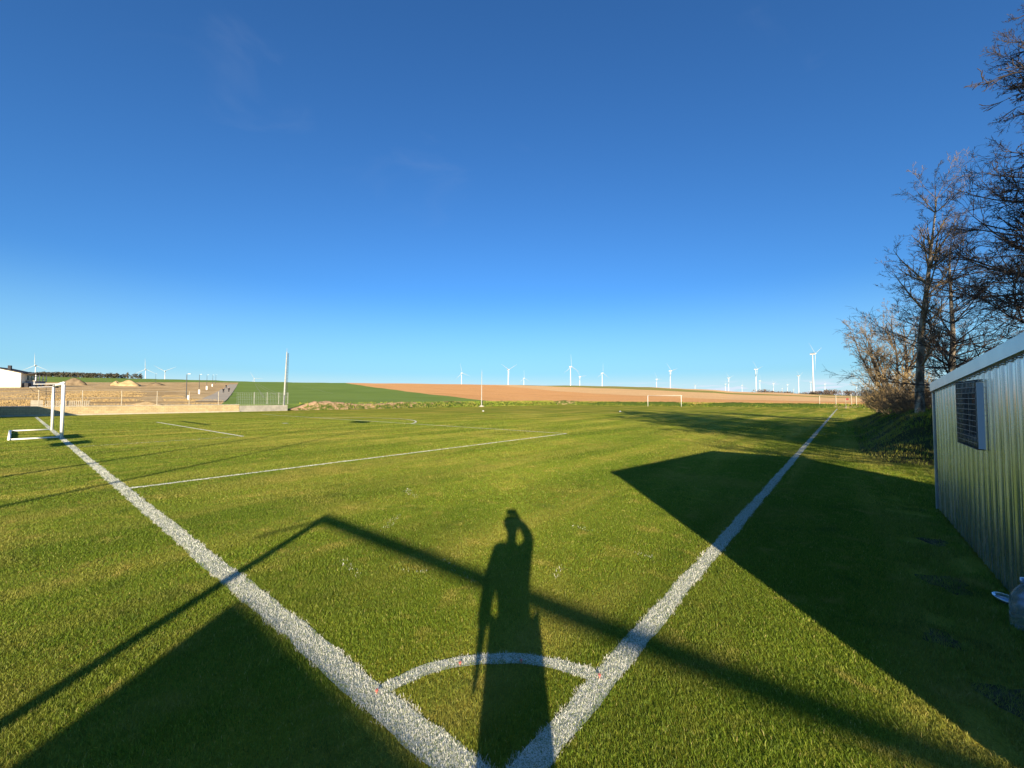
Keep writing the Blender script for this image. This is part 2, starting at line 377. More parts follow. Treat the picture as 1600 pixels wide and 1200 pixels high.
zone('dry_wasteland', [P_r, edgeL, fl(W0)], M['dirt'], -.02)
zone('ridge_meadow', [P_r, W0], M['wheat'], -.015)
Q1 = ln((840, 608.0), (1050, 617.0)); Q2 = ln((800, 602.2), (1050, 611.5)); Q3 = ln((900, 602.9), (1060, 608.6)); Q4 = ln((1000, 612), (1170, 619))
pastf = (V(300, 98.3), V(-200, 98.3))
zone('ploughed_field', [fl(L0), edgeL], M['orange'], -.03)
zone('ploughed_field', [fl(L0), pastf], M['orange'], -.032)
S1 = ln((800, 604.5), (1100, 623.0)); S2 = ln((812, 601.8), (1180, 617.3)); S3 = ln((1000, 604.8), (1280, 618.4)); S4 = ln((1180, 621.5), (1340, 625.5))
zone('pale_field_strip', [S1], M['pale'], -.01)
zone('green_field_strip', [S2], M['green2'], .01)
S2b = ln((1010, 604.8), (1290, 619.6)); S2c = ln((1040, 605.6), (1300, 618.6))
zone('pale_field_strip', [S2b], M['pale'], .03)
zone('green_field_strip', [S2c], M['green2'], .05)
# tractor tracks in the wheat (pale lines)
def ribbon(pts, w, dz=.03, sub=12):
    b = MB(); rows = []
    for a, c in zip(pts[:-1], pts[1:]):
        for i in range(sub):
            rows.append(a.lerp(c, i/sub))
    rows.append(pts[-1]); vs = []
    for i, p in enumerate(rows):
        q = rows[min(i+1, len(rows)-1)]; o = rows[max(i-1, 0)]; d = (q-o); d.z = 0; d.normalize(); n = Vector((-d.y, d.x, 0))
        ww = w[0] + (w[1]-w[0])*i/(len(rows)-1) if isinstance(w, tuple) else w
        for sgn in (1, -1):
            x = p + n*ww/2*sgn; vs.append((x.x, x.y, tz(x.x, x.y)+dz))
    b.add(vs, [(2*i, 2*i+1, 2*i+3, 2*i+2) for i in range(len(rows)-1)])
    return b
M['track'] = mat('tyre_track', (.20, .25, .09), .95)
for pts in ([(398, 599.5), (405, 610), (412, 621)], [(399, 599.5), (420, 612), (438, 619.5)], [(403, 599.5), (428, 612), (445, 618)], [(472, 602.5), (500, 610), (520, 615)]):
    tag(ribbon([at(*p) for p in pts], .38).build('tyre_track', M['track']), kind='structure')
# path beyond the wall
pr = [at(351, 627.5), at(360, 614), at(371, 600.6)]; pl = [at(303, 627.5), at(330, 612.5), at(358, 600.6)]
b = MB(); rows = 16; vs = []
for i in range(rows+1):
    t = i/rows
    a = (pr[0].lerp(pr[2], t)); c = (pl[0].lerp(pl[2], t))
    for j in range(5): p = a.lerp(c, j/4); vs.append((p.x, p.y, tz(p.x, p.y)+.05))
b.add(vs, [(i*5+j, i*5+j+1, (i+1)*5+j+1, (i+1)*5+j) for i in range(rows) for j in range(4)])
tag(b.build('path', M['path']), kind='structure')
M['road'] = simple_noise_mat('grey_road', (.17, .165, .16), (.24, .23, .22), 1)
vs = []; b = MB()
for i in range(25):
    t = -8 + i*1.05
    for g in (63.6, 67.2): x, y = xy(g, t); vs.append((x, y, tz(x, y)+.07))
b.add(vs, [(2*i, 2*i+1, 2*i+3, 2*i+2) for i in range(24)]); tag(b.build('road', M['road']), kind='structure')

# ---- the lawn sheet
b = MB(); ng, ntt = 40, 64
gs = np.linspace(-14, 62.4, ng); ts = np.linspace(-26, 97.2, ntt)
vs = [(*xy(g, t), 0.0) for g in gs for t in ts]
b.add(vs, [(i*ntt+j, i*ntt+j+1, (i+1)*ntt+j+1, (i+1)*ntt+j) for i in range(ng-1) for j in range(ntt-1)])
tag(b.build('football_pitch', M['lawn']), kind='structure')

# ---- painted lines.  each: (name, start(g,t), end(g,t), width, material for the sheet, hairy?)
LN = [('goal_line', (0, 0), (60, 0), .185, .0, 'line'), ('touch_line', (0, 0), (0, 90), .15, .0, 'line'),
      ('penalty_area_line', (9.84, 0), (9.84, 16.5), .11, .0, 'fline'), ('penalty_area_line', (9.84, 16.5), (50.16, 16.5), .10, .0, 'fline'),
      ('goal_area_line', (20.84, 0), (20.84, 5.5), .09, 0, 'faint'), ('goal_area_line', (20.84, 5.5), (39.16, 5.5), .12, 0, 'fline'), ('goal_area_line', (39.16, 5.5), (39.16, 0), .09, 0, 'faint'),
      ('penalty_area_line', (50.16, 16.5), (50.16, 0), .10, 0, 'faint'), ('halfway_line', (0, 45), (60, 45), .10, 0, 'faint'),
      ('far_touch_line', (60, 0), (60, 90), .10, 0, 'faint'), ('far_goal_line', (0, 90), (60, 90), .10, 0, 'faint')]
rng = np.random.default_rng(5)
def wob(s, k): return .018*math.sin(s*1.7+k)+.012*math.sin(s*4.3+2*k)+.008*math.sin(s*11+k)
def line_sheet(name, pts, w, material, z=.005):
    b = MB(); vs = []; k = random.random()*6; s = 0
    for i, p in enumerate(pts):
        q = pts[min(i+1, len(pts)-1)]; o = pts[max(i-1, 0)]
        dx, dy = q[0]-o[0], q[1]-o[1]; dl = math.hypot(dx, dy); nx, ny = -dy/dl, dx/dl
        if i: s += math.hypot(p[0]-o[0], p[1]-o[1])
        for sg in (1, -1):
            e = w/2 + wob(s, k+sg)*.5 + random.uniform(-.006, .006)
            x, y = xy(p[0]+nx*e*sg, p[1]+ny*e*sg); vs.append((x, y, z))
    b.add(vs, [(2*i, 2*i+1, 2*i+3, 2*i+2) for i in range(len(pts)-1)])
    o = b.build(name, material); tag(o, kind='structure'); return o
def seg(a, c):
    d = math.hypot(c[0]-a[0], c[1]-a[1]); out = [0]; s = 0
    while s < d:
        x = a[0]+(c[0]-a[0])*s/d; y = a[1]+(c[1]-a[1])*s/d; X, Y = xy(x, y)
        s += max(.06, math.hypot(X, Y)*.012); out.append(min(s, d))
    return [(a[0]+(c[0]-a[0])*q/d, a[1]+(c[1]-a[1])*q/d) for q in out]
for i, (nm, a, c, w, _, mm) in enumerate(LN): line_sheet(nm, seg(a, c), w, M[mm], .005+.001*i)
arc = lambda g, t, r, a0, a1, n: [(g+r*math.cos(a0+(a1-a0)*i/n), t+r*math.sin(a0+(a1-a0)*i/n)) for i in range(n+1)]
line_sheet('corner_arc', arc(0, 0, 1.0, 0, PI/2, 24), .115, M['line'], .0055)
aa = math.acos(5.5/9.15)
line_sheet('penalty_arc', arc(30, 11, 9.15, PI/2-aa, PI/2+aa, 40), .12, M['fline'], .0165)
line_sheet('centre_circle', arc(30, 45, 9.15, 0, 2*PI, 90), .07, M['faint'], .020)
line_sheet('penalty_spot', [(29.75, 11), (30.25, 11)], .3, M['fline'], .021)

# ---- grass blades: real blades near the viewer, thinning out with distance
def in_lines(g, t):
    m_ = np.zeros(len(g), bool)
    jit = .012*np.sin(g*9+t*7)+.010*np.sin(g*23-t*31)+rng.normal(0, .008, len(g))
    m_ |= (np.abs(t) < .092+jit) & (g > -.08) & (g < 60)
    m_ |= (np.abs(g) < .075+jit) & (t > -.10) & (t < 90)
    rr = np.hypot(g, t); m_ |= (np.abs(rr-1.0) < .055+jit) & (g > 0) & (t > 0)
    m_ |= (np.abs(g-9.84) < .055+jit) & (t > 0) & (t < 16.5)
    m_ |= (np.abs(t-16.5) < .055+jit) & (g > 9.84) & (g < 50)
    m_ |= (np.abs(g-20.84) < .045) & (t > 0) & (t < 5.5)
    m_ |= (np.abs(t-5.5) < .06) & (g > 20.84) & (g < 39.2)
    for gr_, tr_, a_, ln_, wd_ in ((1.9, 1.55, .3, .32, .05), (2.3, 1.25, -.5, .22, .04), (1.6, 3.6, .2, .25, .05), (3.9, 2.1, .9, .4, .06), (2.9, .9, .2, .3, .05), (1.1, 2.2, 1.2, .2, .04), (5.2, 3.4, .4, .5, .07), (.6, 3.2, .1, .3, .03)):
        dx_, dy_ = g-gr_, t-tr_; u_ = dx_*math.cos(a_)+dy_*math.sin(a_); v_ = -dx_*math.sin(a_)+dy_*math.cos(a_)
        m_ |= ((u_/ln_)**2+(v_/wd_)**2 < 1+.5*np.sin(u_*40)) & (rng.random(len(g)) < .11)
    rp = np.hypot(g-30, t-11); m_ |= (np.abs(rp-9.15) < .06) & (t > 16.5)
    return m_
def blades(n_total, y0, y1, width, height, power):
    # sample a fan in front of the viewer; extra width at the sides for a step aside
    Y = y0 + (y1-y0)*rng.random(n_total)**power
    hw = 1.42*Y+1.0; X = (rng.random(n_total)*2-1)*hw
    keep = rng.random(n_total) < hw/(1.42*y1+1.0)
    return X[keep], Y[keep]
SOIL = ((-1.95, 4.35, .17), (-1.75, 3.0, .10), (-2.0, 2.35, .16), (-2.05, 5.9, .13))
VS = []; TI = []; WH = []
def band(dens, y0, y1, w, h, wg=None):
    area = 2*(1.42*y1+1.0)*(y1-y0); n = int(dens*area)
    X, Y = blades(n, y0, y1, w, h, 1.0)
    g, t = gt(X, Y); ok = (g < 62.3) & (g > -14) & ~((g < -2.33) & (g > -4.85) & (t > .9) & (t < 8.2))
    # mound foot area stays free beyond t=14
    ok &= ~((g < -2.2) & (t > 14))
    X, Y, g, t = X[ok], Y[ok], g[ok], t[ok]; n = len(X)
    wl = in_lines(g, t)
    rough = s01((-g-1.2)/1.0)                                 # unkept strip beside the container
    clump = .5+.5*np.sin(X*5.1+2*np.sin(Y*3.7))*np.sin(Y*4.3+1.5*np.sin(X*2.9))
    bare = rough*(clump < .22)*(rng.random(n) < .85)
    for gs_, ts_, rs_ in SOIL: bare = np.maximum(bare, (np.hypot(g-gs_, (t-ts_)*.7)*(1+.25*np.sin(g*31)*np.sin(t*23)) < rs_)*(rng.random(n) < .55))
    k2 = bare < .5; X, Y, g, t, wl, rough, clump = [q[k2] for q in (X, Y, g, t, wl, rough, clump)]; n = len(X)
    hh = h*(.55+.75*rng.random(n))*(1+rough*(.3+1.6*clump*rng.random(n)))*(.85+.3*clump)*np.where(wl, .95, 1)
    ww = w*(.7+.6*rng.random(n)); az = rng.random(n)*2*PI
    wx, wy = np.cos(az)*ww/2, np.sin(az)*ww/2
    la = rng.random(n)*2*PI; ll = hh*(.15+.75*rng.random(n)); lx, ly = np.cos(la)*ll, np.sin(la)*ll
    p0 = np.stack([X-wx, Y-wy, np.zeros(n)-.002], 1); p1 = np.stack([X+wx, Y+wy, np.zeros(n)-.002], 1)
    mx_, my_ = X+lx*.4, Y+ly*.4
    p2 = np.stack([mx_+wx*.8, my_+wy*.8, hh*.62], 1); p3 = np.stack([mx_-wx*.8, my_-wy*.8, hh*.62], 1)
    p4 = np.stack([X+lx+wx*.15, Y+ly+wy*.15, hh], 1); p5 = np.stack([X+lx-wx*.15, Y+ly-wy*.15, hh], 1)
    VS.append(np.stack([p0, p1, p2, p3, p4, p5], 1)); WH.append(wl)
    TI.append(np.clip(rng.normal(.42, .24, n)+rough*.05, 0, 1))
band(20000, .9, 2.6, .0024, .019)
band(15000, 2.6, 4.2, .0028, .019)
band(8000, 4.2, 7.0, .0040, .019)
band(3200, 7.0, 12., .0065, .019)
band(1000, 12., 20., .011, .018)
band(260, 20., 34., .022, .016)
band(70, 34., 50., .035, .011)
VS = np.concatenate(VS); TI = np.concatenate(TI); WH = np.concatenate(WH)
def blade_obj(name, V6, T, m):
    n = len(V6); v = V6.reshape(-1, 3); i = np.arange(n)[:, None]*6
    f = np.concatenate([i+np.array([[0, 1, 2, 3]]), i+np.array([[3, 2, 4, 5]])], 1).reshape(-1, 4)
    return bulk(name, v, f, [m], np.repeat(T, 6))
tag(blade_obj('grass', VS[~WH], TI[~WH], M['blade']), kind='stuff')
tag(blade_obj('painted_grass', VS[WH], rng.random(WH.sum()), M['white_blade']), kind='stuff')
print('blades', len(VS))

M['baresoil'] = simple_noise_mat('bare_soil', (.06, .055, .02), (.15, .12, .06), 14, b=.02)
for gs_, ts_, rs_ in SOIL:
    vs = [V(gs_, ts_, .007)]; nn = 22
    for k in range(nn): a = 2*PI*k/nn; q = rs_*(1+.25*math.sin(3*a+gs_*9)+.12*math.sin(7*a)); vs.append(V(gs_+q*math.cos(a), ts_+q*1.4*math.sin(a), .006))
    tag(MB().add(vs, [(0, 1+k, 1+(k+1) % nn) for k in range(nn)]).build('bare_soil', M['baresoil']), kind='structure')
# ---- earth bank along the far touch line and the far goal line
def bank(name, pts, width, hfun, material, tintf, nrm_side=1, nc=9, step=.6, zb=0):
    rows = []; total = 0
    for a, c in zip(pts[:-1], pts[1:]):
        d = math.hypot(c[0]-a[0], c[1]-a[1]); n = max(2, int(d/step))
        for i in range(n): rows.append((a[0]+(c[0]-a[0])*i/n, a[1]+(c[1]-a[1])*i/n))
    rows.append(pts[-1]); vs = []; ti = []
    for i, p in enumerate(rows):
        q = rows[min(i+1, len(rows)-1)]; o = rows[max(i-1, 0)]; dx, dy = q[0]-o[0], q[1]-o[1]; dl = math.hypot(dx, dy); nx, ny = -dy/dl*nrm_side, dx/dl*nrm_side
        for j in range(nc):
            s = j/(nc-1); prof = math.sin(PI*min(1, s*1.0)**.75) if False else (s01(s/.45) if s < .5 else 1-.35*s01((s-.5)/.5))
            jit = .12*math.sin(i*.37+j)+.10*random.uniform(-1, 1)
            hh = hfun(i/(len(rows)-1))*(float(prof))*(1+.25*math.sin(i*.21)*math.sin(i*.057+1)+.12*random.uniform(-1, 1))
            G, T = p[0]+nx*(s*width+jit*(0 < j < nc-1)), p[1]+ny*(s*width+jit*(0 < j < nc-1)); x, y = xy(G, T)
            vs.append((x, y, (-.08 if j == 0 else hh) + zb)); ti.append(tintf(i/(len(rows)-1), s))
    f = [(i*nc+j, i*nc+j+1, (i+1)*nc+j+1, (i+1)*nc+j) for i in range(len(rows)-1) for j in range(nc-1)]
    return bulk(name, np.array(vs), np.array(f), [material], ti)
def tf(t, s): return -.06 + .22*t*1.15 + (.10 if s < .25 else 0) 
o = bank('earth_bank', [(62.0, 24.9), (62.0, 60), (62.2, 97.0)], 3.0, lambda t: min(1, t*18+.15)*(1.10-.10*t), M['bank'], lambda t, s: (-.02 if s > .3 else .10) + .16*s01(t/.55), nrm_side=-1); tag(o, kind='structure')
o = bank('grass_bank', [(65.5, 96.7), (30, 96.6), (-6, 96.6), (-20, 90)], 3.0, lambda t: 1.02-.35*t, M['bank'], lambda t, s: .12+.20*s01(t/.25) if t < .75 else .16, nrm_side=-1); tag(o, kind='structure')
# ---- grassy mound along the near touch line, under the trees
def mh(t): return 1.15*s01(t/.12)*(1-.75*s01((t-.55)/.45))
def bump2(x, y): return .10*math.sin(x*1.3)*math.sin(y*1.7)+.05*math.sin(x*3.9+y)*math.sin(y*3.1)
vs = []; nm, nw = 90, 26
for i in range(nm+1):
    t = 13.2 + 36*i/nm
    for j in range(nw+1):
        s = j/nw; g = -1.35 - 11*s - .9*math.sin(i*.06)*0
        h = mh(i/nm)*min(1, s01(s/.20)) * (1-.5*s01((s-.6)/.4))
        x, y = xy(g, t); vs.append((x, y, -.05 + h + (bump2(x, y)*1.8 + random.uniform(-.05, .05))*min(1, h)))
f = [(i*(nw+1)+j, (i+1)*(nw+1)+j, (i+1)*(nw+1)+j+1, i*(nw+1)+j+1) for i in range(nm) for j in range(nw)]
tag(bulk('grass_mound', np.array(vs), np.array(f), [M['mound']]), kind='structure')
def mound_z(g, t):
    s = (-1.35-g)/11; return -.05 + float(mh((t-13.2)/36)*min(1, s01(s/.2))*(1-.5*s01((s-.6)/.4)))
# tufts on the mound
n = 110000; gg = -1.3 - 9*rng.random(n)**1.3; tt = 13.6+32*rng.random(n)
X = CX-cT*gg+sT*tt; Y = CY+sT*gg+cT*tt; zz = np.array([mound_z(a, b_)+bump2(x_, y_)*1.8*min(1, max(0, mound_z(a, b_)+.05))-.03 for a, b_, x_, y_ in zip(gg, tt, X, Y)])
hh = .05+.10*rng.random(n)**2; az = rng.random(n)*2*PI; ww = .008+.008*rng.random(n); la = rng.random(n)*2*PI; ll = hh*.8*rng.random(n)
B0 = np.stack([X-np.cos(az)*ww, Y-np.sin(az)*ww, zz], 1); B1 = np.stack([X+np.cos(az)*ww, Y+np.sin(az)*ww, zz], 1)
T0 = np.stack([X+np.cos(la)*ll, Y+np.sin(la)*ll, zz+hh], 1)
v = np.stack([B0, B1, T0], 1).reshape(-1, 3); tag(bulk('mound_grass', v, np.arange(3*n).reshape(-1, 3), [M['blade']], np.repeat(rng.random(n)*.7, 3)), kind='stuff')
# rough tufts on the far banks
n = 22000; t1 = rng.random(n); onA = (rng.random(n) < .5)
keepA = ~onA | (rng.random(n) < .15+.85*s01((t1-.2)/.4)); t1 = t1[keepA]; onA = onA[keepA]; n = len(t1)
gg = np.where(onA, 61.6+2.6*rng.random(n), 62-76*t1); tt = np.where(onA, 26+70*t1, 96.4+2.6*rng.random(n))
X = CX-cT*gg+sT*tt; Y = CY+sT*gg+cT*tt; dd = np.where(onA, gg-61.8, tt-96.6); zz = 1.05*s01(dd/1.5)*np.where(onA, 1, .9-.3*t1)
hh = .08+.22*rng.random(n)**2; az = rng.random(n)*2*PI; ww = .04+.06*rng.random(n)
B0 = np.stack([X-np.cos(az)*ww, Y-np.sin(az)*ww, zz-.05], 1); B1 = np.stack([X+np.cos(az)*ww, Y+np.sin(az)*ww, zz-.05], 1); T0 = np.stack([X, Y, zz+hh], 1)
tag(bulk('bank_weeds', np.stack([B0, B1, T0], 1).reshape(-1, 3), np.arange(3*n).reshape(-1, 3), [M['blade']], np.repeat(rng.random(n)*.9, 3)), kind='stuff')
# dry weeds on the waste ground
n = 90000; k = 0; g_ = 64 + 95*rng.random(n)**1.4; t_ = -40+62*rng.random(n)
X = CX-cT*g_+sT*t_; Y = CY+sT*g_+cT*t_; d = (P_r[1]-P_r[0]); side = (X-P_r[0].x)*d.y-(Y-P_r[0].y)*d.x
cl = np.sin(X*.21)*np.sin(Y*.17+1)+.5*np.sin(X*.6)*np.sin(Y*.53); ok = (side < -14) & (cl > -.1) & (Y > 10); X, Y = X[ok], Y[ok]; n = len(X); zz = terrain(X, Y)
hh = .06+.22*rng.random(n)**2; az = rng.random(n)*2*PI; ww = .015+.035*rng.random(n)
B0 = np.stack([X-np.cos(az)*ww, Y-np.sin(az)*ww, zz-.05], 1); B1 = np.stack([X+np.cos(az)*ww, Y+np.sin(az)*ww, zz-.05], 1); T0 = np.stack([X+.1*np.cos(az), Y, zz+hh], 1)
tag(bulk('dry_weeds', np.stack([B0, B1, T0], 1).reshape(-1, 3), np.arange(3*n).reshape(-1, 3), [M['drygrass']]), kind='stuff')

# ================================================================ WALL AND FENCES
WB = empty('boundary_wall', V(62.9, 0), 0, 'low cream block wall along the far side of the pitch behind the goal', 'wall')
def gbox(g0, t0, z0, g1, t1, z1, off=Vector((0, 0, 0))):
    b = MB(); c = [V(g0, t0), V(g1, t0), V(g1, t1), V(g0, t1)]
    vs = [tuple(p+Vector((0, 0, z))-off) for z in (z0, z1) for p in c]
    return b.add(vs, [(0, 3, 2, 1), (4, 5, 6, 7), (0, 1, 5, 4), (1, 2, 6, 5), (2, 3, 7, 6), (3, 0, 4, 7)])
o0 = V(62.9, 0)
gbox(62.75, -30, -.15, 62.95, 18.05, .93, o0).build('wall', M['block'], WB)
gbox(62.72, -30, .932, 62.98, 18.07, 1.0, o0).build('coping', M['concrete'], WB)
gbox(62.30, -30, -.2, 62.74, 18.0, .14, o0).build('footing', M['concrete'], WB)
GB = empty('grey_boundary_wall', V(62.9, 20), 0, 'short grey block wall between the cream wall and the tall left pole', 'wall')
o1 = V(62.9, 20)
gbox(62.78, 18.1, -.15, 62.93, 24.3, .84, o1).build('wall', M['greyblock'], GB)
# mesh fence on top of the walls
FE = empty('mesh_fence', V(62.85, 0, 1.0), 0, 'thin wire mesh fence on pale posts along the top of the block wall', 'fence'); of = V(62.85, 0, 1.0)
ft = list(np.arange(-6, 18.2, 3.1)); ft2 = [17.75, 19.9, 21.55, 23.1, 24.35]
for t in ft+ft2[1:]:
    p = V(62.85, t, .98)-of
    MB().tube(p, p+Vector((0, 0, 1.72)), .035, .035, 8).build('fence_post', M['concrete'] if t < 17 else M['galv'], FE)
b = MB()
for z in (1.05, 1.9, 2.65): b.tube(V(62.85, -8, z)-of, V(62.85, 24.3, z)-of, .008, n=4)
b.build('tension_wire', M['palewire'], FE)
m = M['netting'] = mat('wire_netting', (.45, .48, .45), .6, .3)
b = MB()
t = 17.8
while t < 24.3:
    b.tube(V(62.85, t, .9)-of, V(62.85, t, 2.6)-of, .010, n=3, caps=False); t += .22
z = 1.0
while z < 2.6:
    b.tube(V(62.85, 17.8, z)-of, V(62.85, 24.3, z)-of, .010, n=3, caps=False); z += .22
b.build('netting', M['netting'], FE)
# slatted panel behind the wall at the left
SF = empty('slatted_fence', V(64.6, 1), 0, 'low grey slatted fence standing behind the cream wall near the goal', 'fence'); os_ = V(64.6, 1)
gbox(64.5, -.3, .95, 64.7, .55, 1.62, os_).build('solid_panel', M['concrete'], SF)
b = MB(); t = .7
while t < 4.0: b.add(*[(lambda q: (q.v, q.f))(gbox(64.57, t, .95, 64.62, t+.07, 1.55, os_))][0]); t += .16
b.build('slats', M['concrete'], SF)
gbox(64.63, .6, 1.5, 64.67, 4.05, 1.56, os_).build('rail', M['concrete'], SF)

# ================================================================ POLES
def light_pole(loc, h, label, lean=0, ladder=True, head=0, r=.15, cat='pole'):
    e = empty('light_pole', loc, 0, label, cat, None)
    MB().lathe([(0, 0), (.62, 0), (.55, .10), (.30, .28), (.26, .30), (0, .30)], 10).build('concrete_base', M['concrete'], e)
    top = Vector((lean, 0, h))
    MB().tube((0, 0, .28), top, r, r*.45, 10).build('mast', M['galv'], e)
    MB().tube(top, top+Vector((0, 0, .55)), .03, .015, 5).build('spike', M['galv'], e)
    if ladder:
        b = MB()
        for sx in (r+.10, r+.30): b.tube((sx, .05, 2.2), (sx*.55+lean, .05, h-.15), .025, n=4)
        z = 2.3
        while z < h-.3:
            k = z/h; b.tube(((r+.10)*(1-.45*k)+lean*k, .05, z), ((r+.30)*(1-.45*k)+lean*k, .05, z), .018, n=4); z += .42
        b.build('ladder', M['dark'], e)
    if head:
        b = MB(); dx, dy = -cT, sT
        b.tube(top-Vector((dx, dy, 0))*head, top+Vector((dx, dy, 0))*head, .05)
        b.build('cross_arm', M['galv'], e)
        for q in (-1, -.33, .33, 1):
            c = top + Vector((dx, dy, 0))*head*q*.85 - Vector((0, 0, .1))
            MB().box((-.28, -.15, -.22), (.28, .15, .22), Matrix.Translation(c) @ Matrix.Rotation(R(-45), 4, 'Z')).build('floodlight', M['dark'], e)
    return e
light_pole(V(63.9, 24.2), 8.8, 'tall leaning grey pole on a concrete base at the end of the wall', lean=.32, r=.15)
light_pole(V(61.3, 64.3), 7.7, 'shorter slim pole on a concrete base in front of the ploughed field', lean=0.05, r=.105, ladder=False)
# poles behind the viewer, known by their shadows on the grass
light_pole((-8.45, 24.2-8.8/.2754, 0), 8.8, 'slim pole behind the corner casting a long thin shadow', ladder=False, r=.09)
light_pole((-11.6, 32-9/.2754, 0), 8.9, 'floodlight mast behind the corner with a lamp crossbar', ladder=False, head=.9, r=.10)
light_pole((-13.3, 19-6/.2754, 0), 6, 'short slim post behind the goal line, nearer the goal', ladder=False, r=.06)
light_pole((-15.9, 20-6/.2754, 0), 6, 'short slim post behind the goal line, farther left', ladder=False, r=.06)

# ================================================================ GOALS
def goal(loc_g, loc_t, face, label, group=None, depth=1.5, full=True, pr=.06, cr=.06):
    e = empty('football_goal', V(loc_g, loc_t), 0, label, 'goal', group); o = V(loc_g, loc_t)
    w = 3.66; q = lambda g, t, z: V(loc_g+g, loc_t+t*face, z)-o
    for s in (-w, w): MB().tube(q(s, 0, -.02), q(s, 0, 2.44), pr, n=14).build('post', M['white'], e, True)
    MB().tube(q(-w-.06, 0, 2.50), q(w+.06, 0, 2.50), cr, n=14).build('crossbar', M['white'], e, True)
    if full:
        b = MB()
        for s in (-w, w): b.tube(q(s, 0, .05), q(s, -depth, .05), .034, n=10)
        b.tube(q(-w-.04, -depth, .05), q(w+.04, -depth, .05), .05, n=10); b.build('ground_frame', M['white'], e, True)
        for s in (-w, w): MB().path([q(s, -.05, 2.46), q(s, -.9, 2.42)], .018, 6).build('net_arm', M['white'], e)
        for s in (-w, w):
            MB().path([q(s, -.9, 2.42), q(s, -.7, 2.16), q(s, -.02, 2.02)], .009, 4).build('net_rope', M['dark'], e)
            MB().path([q(s, -.28, 2.44), q(s, -.27, 1.5)], .010, 4).build('hanging_rope', M['dark'], e)
    else:
        for s in (-w, w): MB().path([q(s, 0, 2.47), q(s, -.8, 2.44)], .022, 6).build('net_arm', M['white'], e)
    return e
goal(30, 0, 1, 'white football goal without net standing on the goal line at left')
goal(30, 90, -1, 'distant pale football goal at the far end of the pitch', full=False, pr=.045, cr=.022)
goal(-.92-3.66, -5.45, 1, 'spare white goal standing behind the corner, known by its shadow', full=False)
tag(MB().lathe([(0, 0), (.16, 0), (.13, .05), (.05, .09), (0, .09)], 12, (0, 0, 0)).build('marker_cone', M['white']), 'tiny white marker on the grass straight below the far ploughed field', 'marker', 'white markers on the far grass').location = at(755, 642.5, z=0)
tag(MB().lathe([(0, 0), (.16, 0), (.13, .05), (.05, .09), (0, .09)], 12, (0, 0, 0)).build('marker_cone', M['white']), 'tiny white marker at the left tip of the tree shadow', 'marker', 'white markers on the far grass').location = at(969, 643, z=0)
# small red plastic pins along the corner markings
for (g, t), lb in {(1.0, .02): 'red pin where the corner arc meets the goal line', (.02, 1.0): 'red pin where the corner arc meets the touch line',
                   (.80, .52): 'red pin on the inside edge of the corner arc, left of the person shadow', (.50, .80): 'red pin on the inside edge of the corner arc, right of the person shadow'}.items():
    b = MB().lathe([(0, .034), (.012, .033), (.014, .028), (.004, .026), (.003, -.02), (0, -.03)], 8)
    for k in range(5):
        a = k*1.26; b.tube((0, 0, .02), (.015*math.cos(a), .015*math.sin(a), .042), .002, n=3)
    p = V(g, t, .004); o = b.build('marker_pin', M['red']); o.location = p; o.scale = (.65, .65, .65); tag(o, lb, 'marker', 'red pins around the corner arc')

